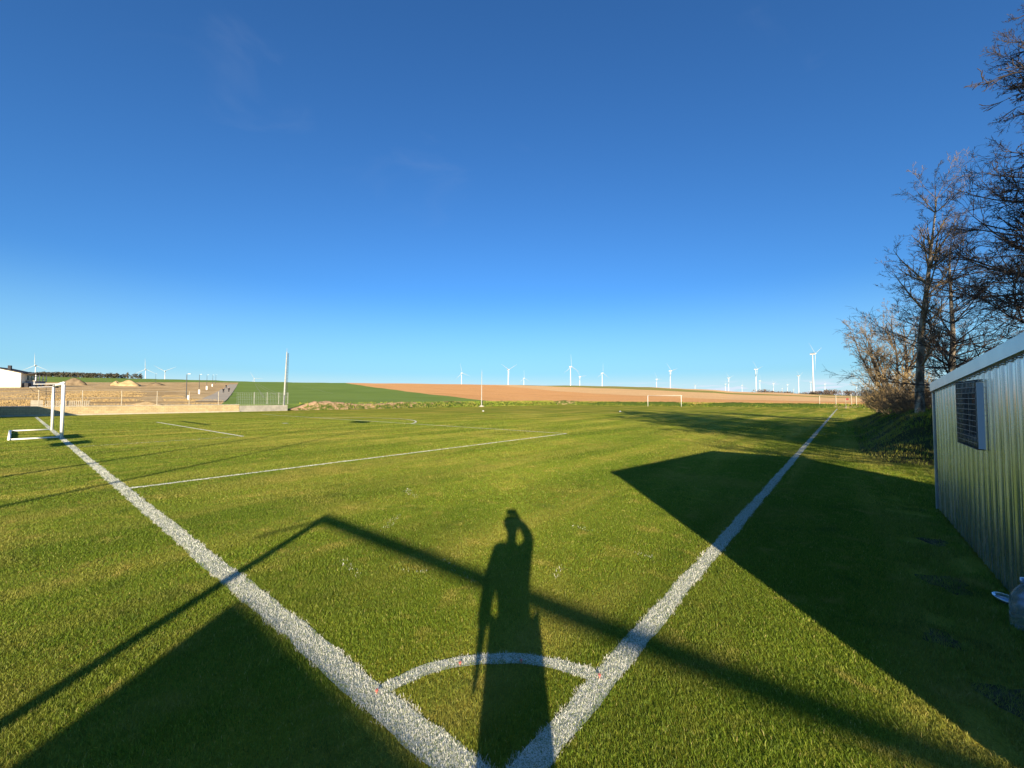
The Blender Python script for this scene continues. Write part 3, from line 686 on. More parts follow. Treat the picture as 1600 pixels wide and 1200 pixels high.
# ================================================================ CONTAINERS
def container(t0, t1, z_at, label, window=True, ribs=.225):
    g0, g1 = -2.35, -4.79; org = V(g0, t0); e = empty('metal_container', org, 0, label, 'container')
    q = lambda g, t, z: V(g, t, z)-org
    # corrugated long wall facing the pitch
    def corr(a, c, out, name):
        n = max(1, int(round(math.hypot(c[0]-a[0], c[1]-a[1])/ribs))); prof = [(0, 0), (.30, 0), (.37, .011), (.45, .011), (.52, 0), (.76, 0), (.79, .004), (.82, 0)]
        pts = []
        for i in range(n):
            for s, d in prof: k = (i+s)/n; pts.append((a[0]+(c[0]-a[0])*k+out[0]*d, a[1]+(c[1]-a[1])*k+out[1]*d))
        pts.append(c); b = MB(); vs = []
        zs = [0, .33, .66, 1]
        for g, t in pts:
            zt = z_at(t)-.02
            for k in zs: vs.append(q(g, t, .03+(zt-.03)*k))
        m_ = len(zs); b.add(vs, [(i*m_+j, (i+1)*m_+j, (i+1)*m_+j+1, i*m_+j+1) for i in range(len(pts)-1) for j in range(m_-1)])
        return b.build(name, M['steel'], e)
    corr((g0, t0), (g0, t1), (1, 0), 'corrugated_wall'); corr((g0, t1), (g1, t1), (0, 1), 'corrugated_wall')
    corr((g1, t1), (g1, t0), (-1, 0), 'corrugated_wall'); corr((g1, t0), (g0, t0), (0, -1), 'corrugated_wall')
    # roof slab and fascia
    ov = .012; b = MB(); c = [(g0+ov, t0-ov), (g1-ov, t0-ov), (g1-ov, t1+ov), (g0+ov, t1+ov)]
    vs = [q(g, t, z_at(t)+dz) for dz in (0.0, .012) for g, t in c]; b.add(vs, [(0, 1, 2, 3), (7, 6, 5, 4), (0, 4, 5, 1), (1, 5, 6, 2), (2, 6, 7, 3), (3, 7, 4, 0)]); b.build('roof', M['steel'], e)
    def fascia(a, c, h=.115):
        b = MB(); vs = []
        for (g, t) in (a, c):
            for z in (z_at(t)-h, z_at(t)+.02): vs.append(q(g, t, z))
        dg, dt = (c[1]-a[1]), -(c[0]-a[0]); dl = math.hypot(dg, dt); dg, dt = dg/dl*.03, dt/dl*.03
        for (g, t) in (a, c):
            for z in (z_at(t)-h, z_at(t)+.02): vs.append(q(g+dg, t+dt, z))
        b.add(vs, [(0, 1, 3, 2), (4, 6, 7, 5), (0, 2, 6, 4), (1, 5, 7, 3), (0, 4, 5, 1), (2, 3, 7, 6)]); return b
    o2 = .020
    fascia((g0+o2, t0-o2), (g0+o2, t1+o2)).build('fascia', M['trim'], e)
    fascia((g0+o2, t1+o2), (g1-o2, t1+o2)).build('fascia', M['trim'], e)
    b = MB(); b.tube(q(g0+.030, t0, z_at(t0)-.130), q(g0+.030, t1, z_at(t1)-.130), .006, n=6); b.build('drip_edge', M['dark'], e)
    MB().add([q(g, t, z) for g, t in ((g0+.03, t1-.04), (g0+.03, t1+.03), (g0-.04, t1+.03)) for z in (.02, z_at(t1)-.12)], [(0, 2, 3, 1), (2, 4, 5, 3)]).build('corner_trim', M['trim'], e)
    if window:
        wt0, wt1, wz0, wz1 = 5.04, 5.74, 1.33, 1.92
        wf = MB()
        for (a0, a1, b0, b1) in ((wt0, wt1, wz0, wz0+.06), (wt0, wt1, wz1-.06, wz1), (wt0, wt0+.07, wz0+.06, wz1-.06), (wt1-.05, wt1, wz0+.06, wz1-.06), (wt0+.36, wt0+.40, wz0+.06, wz1-.06)):
            x = gbox(g0+.012, a0, b0, g0+.040, a1, b1, org); wf.add(x.v, x.f)
        wfo = wf.build('window', M['winframe'], e)
        gbox(g0+.014, wt0+.06, wz0+.05, g0+.028, wt1-.04, wz1-.05, org).build('pane', M['glass'], wfo)
        b = MB(); a0, a1, b0, b1, dd = 4.92, 5.92, 1.26, 1.985, .062
        t = a0
        while t <= a1+.001:
            b.tube(q(g0+dd, t, b0), q(g0+dd, t, b1), .0045, n=4); b.tube(q(g0+dd, t, b1), q(g0+.012, t, b1), .0045, n=4); b.tube(q(g0+dd, t, b0), q(g0+.012, t, b0), .0045, n=4); t += .0667
        z = b0
        while z <= b1+.001:
            b.tube(q(g0+dd+.006, a0, z), q(g0+dd+.006, a1, z), .004, n=4)
            for t in (a0, a1): b.tube(q(g0+dd, t, z), q(g0+.012, t, z), .0045, n=4)
            z += .059
        b.build('window_grille', M['grille'], e)
        gbox(g0+.014, a0-.022, b0+.01, g0+dd, a0-.008, b1-.03, org).build('side_plate', M['plate'], e)
    return e
container(1.05, 8.02, lambda t: 2.02+.057*(8.02-t), 'galvanised corrugated metal container with barred window beside the touch line')
e = empty('board_fence', V(-2.35, -6.62), 0, 'tall board fence behind the corner, known by its shadow', 'fence'); ob = V(-2.35, -6.62)
gbox(-7.5, -6.58, .05, -2.34, -6.54, 2.31, ob).build('boards', M['wood'], e)
for g_ in (-7.4, -4.9, -2.45): gbox(g_-.05, -6.68, -.1, g_+.05, -6.582, 2.32, ob).build('post', M['wood'], e)
# no building here; an unseen brush screen added below shades the mound

# jugs at the container foot
jb = empty('water_jug', at(1606, 985, z=0), 0, 'clear plastic water jug standing in the grass against the container', 'jug')
J = MB().lathe([(0, .004), (.07, .0), (.088, .012), (.090, .05), (.084, .06), (.090, .07), (.090, .12), (.084, .13), (.090, .14), (.090, .20), (.084, .21), (.088, .22), (.080, .26), (.045, .32), (.026, .345), (.026, .37)], 28)
J.build('body', M['plastic'], jb, True); MB().lathe([(0, .395), (.028, .395), (.030, .365), (.028, .36)], 16).build('cap', M['blueplastic'], jb, True)
bb = MB().lathe([(0, .008), (.06, .006), (.075, .03), (.088, .065), (.092, .067), (.090, .058), (.072, .02), (.05, .001), (0, 0)], 28).build('plastic_bowl', M['plastic'], None, True)
bb.location = at(1572, 941, z=.015); bb.rotation_euler = (R(8), R(4), 0); bb.scale = (.95, .95, .6); tag(bb, 'small clear blue plastic bowl on the grass beside the water jug', 'bowl')
wtr = MB().lathe([(0, .030), (.074, .030), (.055, .012), (0, .011)], 24).build('bowl_lining', M['blueplastic'], bb, True)
# plank on the mound foot
pk = at(1419, 688, z=.05); b = MB().box((-.1, -.12, 0), (1.9, .12, .05), Matrix.Rotation(R(8), 4, 'Z')); o = b.build('wooden_plank', M['wood']); o.location = (pk.x, pk.y, .03); tag(o, 'weathered plank lying at the foot of the mound by the container', 'plank')
o = MB().lathe([(0, .02), (.5, .0), (.45, .12), (.2, .2), (0, .22)], 9).build('white_sack', M['white']); o.location = at(1246, 634.5, z=.02); o.scale = (1.0, .5, .8); tag(o, 'small white sack lying at the foot of the far grass bank', 'sack')

# ================================================================ TREES
class Tree:
    def __init__(s, seed): s.r = random.Random(seed); s.tr = []; s.br = []
    def seg(s, l, a, b, r0, r1): (s.tr if l == 0 else s.br).append((a, b, r0, r1, l))
    def grow(s, p, d, length, r, level, P_):
        rr = s.r; cfg = P_[level]; n = cfg['n']; step = length/n; d = d.normalized(); pts = [(p, r)]
        kids = []
        for i in range(n):
            j = Vector((rr.gauss(0, 1), rr.gauss(0, 1), rr.gauss(0, 1)))*cfg['wob']
            d = (d + j + Vector((0, 0, cfg['up'])) + cfg.get('bias', Vector((0, 0, 0)))).normalized()
            r1 = r*(1-(i+1)/n*(1-cfg['tip'])); q = p + d*step
            s.seg(level, p, q, pts[-1][1], r1); p = q; pts.append((p, r1))
            k = (i+1)/n
            if level+1 < len(P_) and k >= cfg['from']:
                kids.append((p, d.copy(), r1, k))
        if level+1 < len(P_):
            nx = P_[level+1]; cnt = cfg['kids']
            for c in range(cnt):
                p0, d0, r0, k = kids[min(len(kids)-1, int(rr.random()*len(kids)) if cfg.get('rand', True) else int(c*len(kids)/cnt))]
                az = rr.random()*2*PI; u = d0.orthogonal().normalized(); u = Matrix.Rotation(az, 3, d0) @ u
                ang = R(rr.gauss(nx['ang'], nx['angv'])); dd = d0*math.cos(ang) + u*math.sin(ang)
                L_ = nx['len']*length*(rr.uniform(.7, 1.15))*(1-nx['taper']*k)
                s.grow(p0, dd, L_, min(r0*.75, r*nx['rk']*(1-.4*k)), level+1, P_)
def tubes(segs, name, material, parent, org, rmin):
    V_, F_ = [], []; k = 0
    for a, b, r0, r1, l in segs:
        n = 7 if l == 0 else (5 if l == 1 else 3); r0 = max(r0, rmin); r1 = max(r1, rmin*.7)
        d = (b-a).normalized(); u = d.orthogonal().normalized(); w = d.cross(u)
        for p, r in ((a, r0), (b + d*r1*.3, r1)):
            for i in range(n):
                t = 2*PI*i/n; q = p + (u*math.cos(t)+w*math.sin(t))*r - org; V_.append((q.x, q.y, q.z))
        F_ += [(k+i, k+(i+1) % n, k+n+(i+1) % n, k+n+i) for i in range(n)]; k += 2*n
    return bulk(name, np.array(V_), np.array(F_), [material], None, parent)
def make_tree(name, loc, seed, height, r, P_, label, tm, cm, rmin, lean=Vector((0, 0, 0)), stems=1, group=None, cat='tree'):
    loc = Vector(loc); e = empty(name, loc, 0, label, cat, group); T = Tree(seed)
    for i in range(stems):
        d = Vector((0, 0, 1)) + lean
        if stems > 1: a = 2*PI*i/stems+seed; d += Vector((math.cos(a), math.sin(a), 0))*T.r.uniform(.15, .42)
        T.grow(loc + Vector((0, 0, -.1)), d, height*(1 if stems == 1 else T.r.uniform(.75, 1)), r, 0, P_)
    tubes(T.tr, 'trunk', tm, e, loc, rmin); tubes(T.br, 'crown', cm, e, loc, rmin)
    return e, len(T.br)
Z3 = Vector((0, 0, 0))  # no bias
def cfg(n, wob, up, tip, frm, kids, ang=45, angv=12, ln_=.4, taper=.4, rk=.4, bias=Z3):
    return dict(n=n, wob=wob, up=up, tip=tip, kids=kids, ang=ang, angv=angv, len=ln_, taper=taper, rk=rk, bias=bias, **{'from': frm})
upright = [cfg(16, .025, .03, .10, .20, 30), cfg(8, .06, .10, .2, .15, 8, 46, 10, .25, .40, .34), cfg(6, .09, .05, .3, .15, 5, 40, 12, .42, .3, .5), cfg(4, .10, .03, .4, .2, 3, 36, 12, .48, .2, .6), cfg(2, .10, .02, .5, .5, 0, 34, 12, .5, .2, .7)]
bushy = [cfg(12, .06, .03, .15, .22, 17), cfg(8, .10, .04, .25, .15, 9, 45, 14, .34, .45, .45), cfg(6, .14, .03, .3, .2, 6, 42, 15, .42, .3, .5), cfg(4, .18, .02, .4, .3, 3, 42, 16, .45, .2, .6), cfg(3, .2, 0, .5, .5, 0, 40, 15, .5, .2, .7)]
multi = [cfg(12, .05, .03, .15, .18, 15), cfg(8, .08, .05, .25, .15, 8, 44, 12, .40, .45, .45), cfg(6, .10, .03, .3, .2, 6, 40, 15, .42, .3, .5), cfg(4, .16, .02, .5, .5, 2, 38, 15, .4, .2, .6), cfg(2, .2, 0, .5, .5, 0, 38, 15, .5, .2, .7)]
# dense spreading crown with near-horizontal boughs
spread = [cfg(20, .03, .02, .2, .12, 58), cfg(10, .06, .014, .2, .12, 11, 74, 12, .37, .62, .26), cfg(7, .09, .02, .3, .12, 6, 40, 12, .42, .3, .5), cfg(5, .11, .03, .4, .2, 3, 36, 12, .44, .2, .6), cfg(2, .12, .02, .5, .5, 0, 36, 14, .48, .2, .7)]
dense = [cfg(22, .03, .02, .2, .10, 92), cfg(10, .06, .016, .2, .12, 12, 72, 14, .41, .80, .24), cfg(7, .09, .03, .3, .12, 8, 38, 12, .42, .3, .5), cfg(5, .10, .04, .4, .2, 4, 36, 12, .44, .2, .6), cfg(2, .12, .02, .5, .5, 0, 36, 14, .48, .2, .7)]
dense3 = [cfg(16, .03, .02, .15, .15, 56), cfg(9, .06, .03, .2, .12, 10, 66, 14, .38, .45, .28), cfg(6, .09, .03, .3, .12, 7, 38, 12, .42, .3, .5), cfg(4, .10, .03, .4, .2, 4, 36, 12, .44, .2, .6), cfg(2, .12, .02, .5, .5, 0, 36, 14, .48, .2, .7)]
def base(u, v, Y):
    return Vector(((u-800)/F_PX*Y, Y, H_CAM - (v-V_H)/F_PX*Y))
p = base(1436, 646, 16.5)
make_tree('poplar_tree', (p.x, p.y, .9), 4, 9.2, .165, upright, 'tall upright bare tree with patchy pale trunk rising beside the container end', M['barkpale'], M['twigpale'], .0045, Vector((.03, 0, 0)))
p = base(1397, 646, 28)
make_tree('bare_tree', (p.x, p.y, .75), 12, 6.9, .11, multi, 'lower rounded bare tree with several stems, leftmost of the tree row', M['bark'], M['twigpale'], .0065, Vector((-.03, 0, 0)), stems=7)
p = base(1482, 640, 17.5)
make_tree('bare_tree', (p.x, p.y, .8), 21, 7.8, .15, dense3, 'bare spreading tree rising behind the container roof, right of the tall one', M['barkpale'], M['twig'], .0045, Vector((.12, 0, 0)))
make_tree('bare_tree', (17.4, 12.0, .3), 33, 13.2, .24, dense, 'largest dark bare tree with boughs reaching in at the right edge', M['bark'], M['twig'], .0042, Vector((.0, 0, 0)))
make_tree('bare_tree', (13.3, 6.2, 0), 37, 8.0, .16, bushy, 'bare tree behind the container, outside the right edge', M['bark'], M['twig'], .006)
make_tree('bare_tree', (16.5, 1.5, 0), 41, 10.0, .2, bushy, 'bare tree farther back behind the container', M['bark'], M['twig'], .006)
n = 60000; rg = np.random.default_rng(9); X = 11.9+12*rg.random(n); Y = 7.4+1.5*rg.random(n)-.1*(X-12); zz = 3.0*rg.random(n)**.8*(.85+.15*np.sin(X*2.1)); o_ = rg.normal(0, .05, (n, 3, 3))  # unseen brush screen, added to keep the mound in shade
v = (np.stack([X, Y, zz], 1)[:, None, :]+o_).reshape(-1, 3); tag(bulk('shade_screen', v, np.arange(3*n).reshape(-1, 3), [M['woods']]), 'unseen brush screen added behind the container to shade the mound', 'shade_screen')
for i, (x, y, h, lb_) in enumerate([(12.6, 4.4, 12.0, 'nearest'), (15.6, 8.0, 13.0, 'second'), (11.6, .2, 11.0, 'third'), (14.8, -3.5, 12.0, 'fourth'), (20.5, 9.5, 12.5, 'fifth')]):
    make_tree('bare_tree', (x, y, 0), 70+i, h, .17, spread, lb_+' bare tree of the row outside the right edge behind the container', M['bark'], M['twig'], .010)
# undergrowth: golden bare shrubs at the foot of the trees
shr = [cfg(5, .12, .04, .3, .1, 7), cfg(4, .15, .04, .4, .2, 4, 35, 14, .55, .3, .6), cfg(3, .2, .02, .5, .5, 0, 40, 15, .5, .2, .7)]
def shrub(loc, seed, h, stems, m_, label, rmin=.008):
    loc = Vector(loc); e = empty('bare_shrub', loc, 0, label, 'shrub', 'bare shrubs under the trees'); T = Tree(seed)
    for i in range(stems):
        a = T.r.random()*2*PI; k = T.r.uniform(.1, .8); T.grow(loc+Vector((math.cos(a), math.sin(a), 0))*T.r.random()*h*.35-Vector((0, 0, .1)), Vector((math.cos(a)*k, math.sin(a)*k, 1)), h*T.r.uniform(.5, 1), .012, 0, shr)
    tubes(T.br + T.tr, 'twigs', m_, e, loc, rmin)
for i, (u, Y, h, mm, lb) in enumerate([(1375, 32, 1.7, 'twigpale', 'low brown shrub, leftmost of the row'), (1388, 29, 1.9, 'drygrass', 'golden dry shrub at the foot of the rounded tree'),
        (1399, 25, 2.3, 'drygrass', 'brightest golden shrub between the rounded tree and tall trunk'), (1415, 22, 2.1, 'twigpale', 'brown shrub with crossing stems left of the tall trunk'), (1428, 19.5, 1.7, 'twigpale', 'brown shrub touching the tall pale trunk'), (1450, 19, 1.6, 'twigpale', 'brown shrub between the tall trunk and the container corner')]):
    p = base(u, 646, Y); shrub((p.x, p.y, .8 if Y < 33 else .5), 60+i, h, 46, M[mm], lb, .006 if Y < 25 else .009)

# far woods
def woods(name, pts, h0, h1, material, seed, dens, tw=1.2):
    rr = np.random.default_rng(seed); v = []; 
    for (a, c) in zip(pts[:-1], pts[1:]):
        d = (c-a).length; n = int(d*dens)
        for i in range(n):
            k = rr.random(); p = a.lerp(c, k); X = p.x+rr.normal(0, 5); Y = p.y+rr.normal(0, 8); z0 = tz(X, Y)
            H = (h0+(h1-h0)*rr.random())*(.75+.25*math.sin(X*.05)*math.sin(Y*.03+X*.013)); 
            for q in range(14):
                cz = z0+H*(1-rr.random()**1.6*.85); cx, cy = X+rr.normal(0, H*.16), Y+rr.normal(0, H*.16); s = H*.14*tw
                o = rr.normal(0, s, (3, 3)); v.append(np.array([[cx, cy, cz]])+o)
            v.append(np.array([[X-.2, Y, z0-1], [X+.2, Y, z0-1], [X, Y, z0+H]]))
    v = np.array(v).reshape(-1, 3)
    return tag(bulk(name, v, np.arange(len(v)).reshape(-1, 3), [material]), kind='stuff')
woods('evergreen_woods', [Vector(((u-800)/F_PX*Y, Y, 0)) for u, Y in ((20, 392), (60, 395), (120, 396), (170, 397), (204, 398))], 4.6, 5.6, M['woods'], 3, 3.2)
woods('bare_woods', [Vector(((u-800)/F_PX*Y, Y, 0)) for u, Y in ((1186, 800), (1236, 800))], 12, 17, M['woodsbrown'], 4, 2.4, .55)
woods('bare_woods', [Vector(((u-800)/F_PX*Y, Y, 0)) for u, Y in ((1244, 850), (1286, 760), (1460, 700))], 9, 14, M['woodsbrown'], 5, 2.2, .55)
# ================================================================ WIND TURBINES
WAX = R(33)   # all rotors face the same wind
def turbine():
    e = empty('wind_turbine'); 
    MB().lathe([(2.1, -2), (1.8, 20), (1.3, 55), (.85, 98)], 14).build('tower', M['turbine'], e, True)
    MB().box((-1.8, -4.5, 97.5), (1.8, 5.0, 101.4)).build('nacelle', M['turbine'], e)
    hub = empty_part('rotor', (0, 5.6, 99.5), e)
    for k in range(3):
        b = MB(); vs = []; n = 9
        for i in range(n+1):
            s = i/n; zz = 1.2+38*s; ch = (.9+1.0*min(1, s/.18) if s < .18 else 1.9*(1-.85*(s-.18)/.82)); tw = .35*(1-s); th = ch*.16+.1
            for (x, y) in ((-ch*.35, 0), (0, th), (ch*.65, 0), (0, -th*.5)):
                vs.append((x*math.cos(tw)-y*math.sin(tw), x*math.sin(tw)+y*math.cos(tw), zz))
        fs = [(i*4+j, i*4+(j+1) % 4, (i+1)*4+(j+1) % 4, (i+1)*4+j) for i in range(n) for j in range(4)]+[(n*4, n*4+1, n*4+2, n*4+3)]
        b.add(vs, fs); o = b.build('blade', M['blade_haze'], hub); o.rotation_euler = (0, 2*PI*k/3, 0)
    return e
def empty_part(name, loc, parent):
    o = MB().lathe([(0, -1.6), (1.5, -1.5), (1.7, 0), (1.4, 1.2), (0, 2.0)], 12).build(name, M['turbine'], parent, True)
    o.data.transform(Matrix.Rotation(R(-90), 4, 'X')); o.location = loc; return o
TB = [(54, 571, 2, 'left wind turbine with long blades rising behind the white house'), (226.5, 577, 2, 'wind turbine with one blade straight up, left of the lamp posts'), (257, 580, 58, 'smaller wind turbine with two blades raised, right of the one above the heaps'),
 (397, 591.5, 30, 'tiny faint wind turbine above the green field left of the tall pole'), (721, 583, 12, 'leftmost wind turbine above the ploughed field, left of the slim pole'), (794, 577.5, 60, 'wind turbine just right of the slim pole, blades spread upwards'),
 (818.5, 591, 5, 'tiny wind turbine between the slim pole and the tall central one'), (891.5, 573, 4, 'tall wind turbine in the middle of the skyline with one blade up'), (906, 588.5, 40, 'small wind turbine close to the right of the tall central one'),
 (941, 583, 0, 'wind turbine left of the far goal with a blade straight up'), (1026, 592.5, 30, 'small wind turbine above the far goal'), (1047.5, 579.5, 45, 'wind turbine above the right post of the far goal'),
 (1086, 602, 60, 'tiny dark wind turbine right of the low white clouds'), (1133.5, 600, 20, 'small wind turbine touching the left side of a taller one'), (1138.5, 590.5, 50, 'wind turbine right of the far goal, taller of a close pair'),
 (1159.5, 602, 10, 'small wind turbine alone between the two close pairs'), (1181.5, 577, 48, 'second tallest wind turbine on the right of the skyline'), (1187.5, 595, 15, 'small wind turbine tucked against the second tallest one'),
 (1208.5, 599, 50, 'small wind turbine in front of the brown woods'), (1230.5, 601, 42, 'faint small wind turbine above the brown woods'), (1248, 587, 57, 'wind turbine with two blades raised left of the largest one'),
 (1267, 597, 0, 'thin wind turbine partly behind the largest one'), (1271, 552.8, 55, 'largest wind turbine with two blades raised in a wide V'), (1289, 600, 40, 'small wind turbine right of the largest one'),
 (1338.5, 602, 20, 'rightmost wind turbine, faint, left of the trees'), (1316, 610.5, 10, 'tiny far wind turbine low over the woods at right'), (1240, 608, 33, 'tiny far wind turbine left of the one with raised blades'),
 (1222, 607, 17, 'tiny far wind turbine behind the brown woods')]
T0 = turbine()
for i, (u, vh, rot, lb) in enumerate(TB):
    e = T0 if i == 0 else copy_tree(T0)
    Y = 98*F_PX/(V_H-vh); sc = 1.0
    if Y > 3600: Y = 3600
    X = (u-800)/F_PX*Y; hubz = H_CAM + Y*(V_H-vh)/F_PX; z0 = tz(X, Y); sc = (hubz-z0)/99.5
    e.location = (X, Y, z0); e.rotation_euler = (0, 0, WAX+PI*0 + (PI if True else 0)); e.scale = (min(1.15, max(sc, .8)),)*2 + (sc,)
    if sc < .5: e.scale = (.5, .5, sc)
    tag(e, lb, 'wind turbine', 'wind turbines on the horizon')
    ro = [c for c in bpy.data.objects if c.parent == e and c.name.startswith('rotor')][0]
    ro.rotation_euler = (0, R(rot), 0)

# ================================================================ BEYOND THE WALL: lamps, boxes, people, heaps, house
def street_lamp(loc, h, lb):
    e = empty('street_lamp', loc, 0, lb, 'street lamp', 'street lamps along the path')
    MB().tube((0, 0, -.1), (0, 0, h), .09, .05, 8).build('post', M['dark'], e)
    MB().path([(0, 0, h), (.5, -.1, h+.10)], .035, 6).build('arm', M['galv'], e)
    MB().box((.35, -.20, h+.07), (.90, .0, h+.14)).build('lamp_head', M['white'], e)
lb = ['nearest and tallest street lamp along the path', 'second street lamp along the path counted from the wall', 'third street lamp along the path, above a white box', 'fourth street lamp along the path', 'farthest street lamp, at the top of the path', 'lone distant lamp post above the dry heaps']
for (u, vb, vt), l_ in zip([(291, 622, 585.0), (311, 613, 585.5), (323, 606.5, 586), (332, 602.5, 586), (337, 600, 585.5), (243, 598.5, 584)], lb):
    p = at(u, vb); street_lamp(p, (vb-vt)/F_PX*p.y, l_)
for (u, v0, v1), l_ in zip([(294.0, 624.5, 617.5), (311, 615.5, 608.5), (322.8, 609, 603), (331.5, 604, 600)], ['nearest white cabinet beside the path, by the nearest lamp', 'second white cabinet beside the path', 'third white cabinet beside the path', 'farthest white cabinet beside the path']):
    p = at(u, v0); h = (v0-v1)/F_PX*p.y; e = empty('utility_cabinet', p, TH-PI/2, l_, 'cabinet', 'white cabinets beside the path')
    MB().box((-h*.22, -h*.14, -.1), (h*.22, h*.14, h*.94)).build('cabinet_body', M['white'], e); MB().box((-h*.25, -h*.18, h*.942), (h*.25, h*.18, h)).build('cabinet_roof', M['galv'], e)
    MB().box((-h*.19, -h*.16, h*.1), (h*.19, -h*.142, h*.85)).build('door', M['white'], e)

def skin_fig(name, J_, E_, material, parent=None, root=0, sub=2):
    keys = list(J_); me = bpy.data.meshes.new(name); me.from_pydata([J_[k][0] for k in keys], [(keys.index(a), keys.index(c)) for a, c in E_], [])
    me.materials.append(material); o = link(bpy.data.objects.new(name, me), parent)
    md = o.modifiers.new('Skin', 'SKIN'); md.use_smooth_shade = True
    for i, k in enumerate(keys):
        r = J_[k][1]; sv = me.skin_vertices[0].data[i]; sv.radius = (r, r) if isinstance(r, (int, float)) else r; sv.use_root = (i == root)
    s = o.modifiers.new('Sub', 'SUBSURF'); s.levels = sub; s.render_levels = sub
    return o
def walker(loc, rz, h, lb, stride, cm):
    k = h/1.75; e = None
    s = stride
    Jb = {'pel': ((0, 0, .95*k), .13*k), 'wa': ((0, 0, 1.1*k), .12*k), 'ch': ((0, .01, 1.32*k), (.16*k, .12*k)), 'nk': ((0, 0, 1.48*k), .055*k), 'hd': ((0, .01, 1.56*k), .075*k), 'hd2': ((0, .01, 1.66*k), .095*k), 'hd3': ((0, .01, 1.73*k), .06*k)}
    Eb = [('pel', 'wa'), ('wa', 'ch'), ('ch', 'nk'), ('nk', 'hd'), ('hd', 'hd2'), ('hd2', 'hd3')]
    for q, x in (('l', -1), ('r', 1)):
        w = s*x
        Jb.update({'hip'+q: ((.09*x*k, 0, .90*k), .09*k), 'kn'+q: ((.10*x*k, .10*w+.06, .50*k), .065*k), 'an'+q: ((.10*x*k, .28*w-.04, .09*k), .045*k), 'to'+q: ((.11*x*k, .28*w+.14, .04*k), .035*k),
                   'sh'+q: ((.19*x*k, 0, 1.40*k), .065*k), 'el'+q: ((.24*x*k, -.08*w-.03, 1.13*k), .05*k), 'wr'+q: ((.23*x*k, -.18*w+.08, .90*k), .035*k), 'ha'+q: ((.22*x*k, -.2*w+.11, .82*k), .035*k)})
        Eb += [('pel', 'hip'+q), ('hip'+q, 'kn'+q), ('kn'+q, 'an'+q), ('an'+q, 'to'+q), ('ch', 'sh'+q), ('sh'+q, 'el'+q), ('el'+q, 'wr'+q), ('wr'+q, 'ha'+q)]
    o = skin_fig('person', Jb, Eb, M['skin']); o.location = loc; o.rotation_euler = (0, 0, rz); tag(o, lb, 'person', 'people walking on the path')
    g = lambda a, d: {n: (Jb[n][0], (Jb[n][1][0]+d, Jb[n][1][1]+d) if isinstance(Jb[n][1], tuple) else Jb[n][1]+d) for n in a}
    cj = g(['wa', 'pel', 'ch', 'shl', 'shr', 'ell', 'elr', 'wrl', 'wrr'], .03*k); skin_fig('jacket', cj, [('wa', 'pel'), ('wa', 'ch'), ('ch', 'shl'), ('ch', 'shr'), ('shl', 'ell'), ('shr', 'elr'), ('ell', 'wrl'), ('elr', 'wrr')], cm, o)
    tj = g(['pel', 'hipl', 'hipr', 'knl', 'knr', 'anl', 'anr'], .022*k); skin_fig('trousers', tj, [('pel', 'hipl'), ('pel', 'hipr'), ('hipl', 'knl'), ('hipr', 'knr'), ('knl', 'anl'), ('knr', 'anr')], M['clothes'], o)
    hj = {'a': ((0, -.015, 1.67*k), .10*k), 'b': ((0, -.01, 1.76*k), .07*k)}; skin_fig('hair', hj, [('a', 'b')], M['hair'], o)
    return o
for (u, vf, vt, st, cm, lb) in [(349, 614.6, 606.0, .7, 'clothes', 'person in dark clothes, nearest and leftmost of three on the path'), (357.5, 613.2, 605.0, -.6, 'clothes2', 'person in dark clothes on the right side of the path'), (353.3, 606.8, 600.5, .5, 'clothes', 'farthest person in dark clothes, between the other two on the path')]:
    p = at(u, vf); walker((p.x, p.y, p.z+.07), R(25), (vf-vt)/F_PX*p.y, lb, st, M[cm])

def heap(u0, u1, vb, vt, mm, lb, seed, name='soil_heap'):
    a = at(u0, vb); c = at(u1, vb); w = (c-a).length; h = (vb-vt)/F_PX*((a.y+c.y)/2); rr = random.Random(seed); cen = (a+c)/2
    n, k = 28, 9; vs = [(0, 0, h)]
    for j in range(1, k+1):
        s = j/k
        for i in range(n):
            t = 2*PI*i/n; wob_ = 1+.16*math.sin(t*2+seed)+.10*math.sin(t*5+seed*2)
            vs.append((w/2*s*math.cos(t)*wob_, w*.35*s*math.sin(t)*wob_, h*(1-s)**.75*(1+.25*math.sin(3*t+seed)*s) + rr.uniform(-.05, .05)*h - .3*(j == k)))
    fs = [(0, 1+i, 1+(i+1) % n) for i in range(n)]+[(1+(j-1)*n+i, 1+j*n+i, 1+j*n+(i+1) % n, 1+(j-1)*n+(i+1) % n) for j in range(1, k) for i in range(n)]
    o = MB().add(vs, fs).build(name, M[mm], None, True); o.location = (cen.x, cen.y, tz(cen.x, cen.y)); tag(o, lb, 'heap', 'heaps on the waste ground')
heap(92, 138, 601.5, 590.5, 'brownheap', 'brown pointed soil heap right of the white house', 1)
heap(172, 190, 602, 595, 'sand', 'small pale sand heap left of the larger one', 5)
heap(178, 222, 603, 593.5, 'sand', 'large golden sand heap in the middle of the waste ground', 2)
heap(225, 262, 602, 597.5, 'brownheap', 'low brown heap below the second turbine', 3)
heap(60, 96, 606, 600.5, 'soilheap', 'low dark heap beside the white house', 4)
heap(195, 262, 634, 627.5, 'sand', 'long pale sand heap close behind the cream wall', 8)

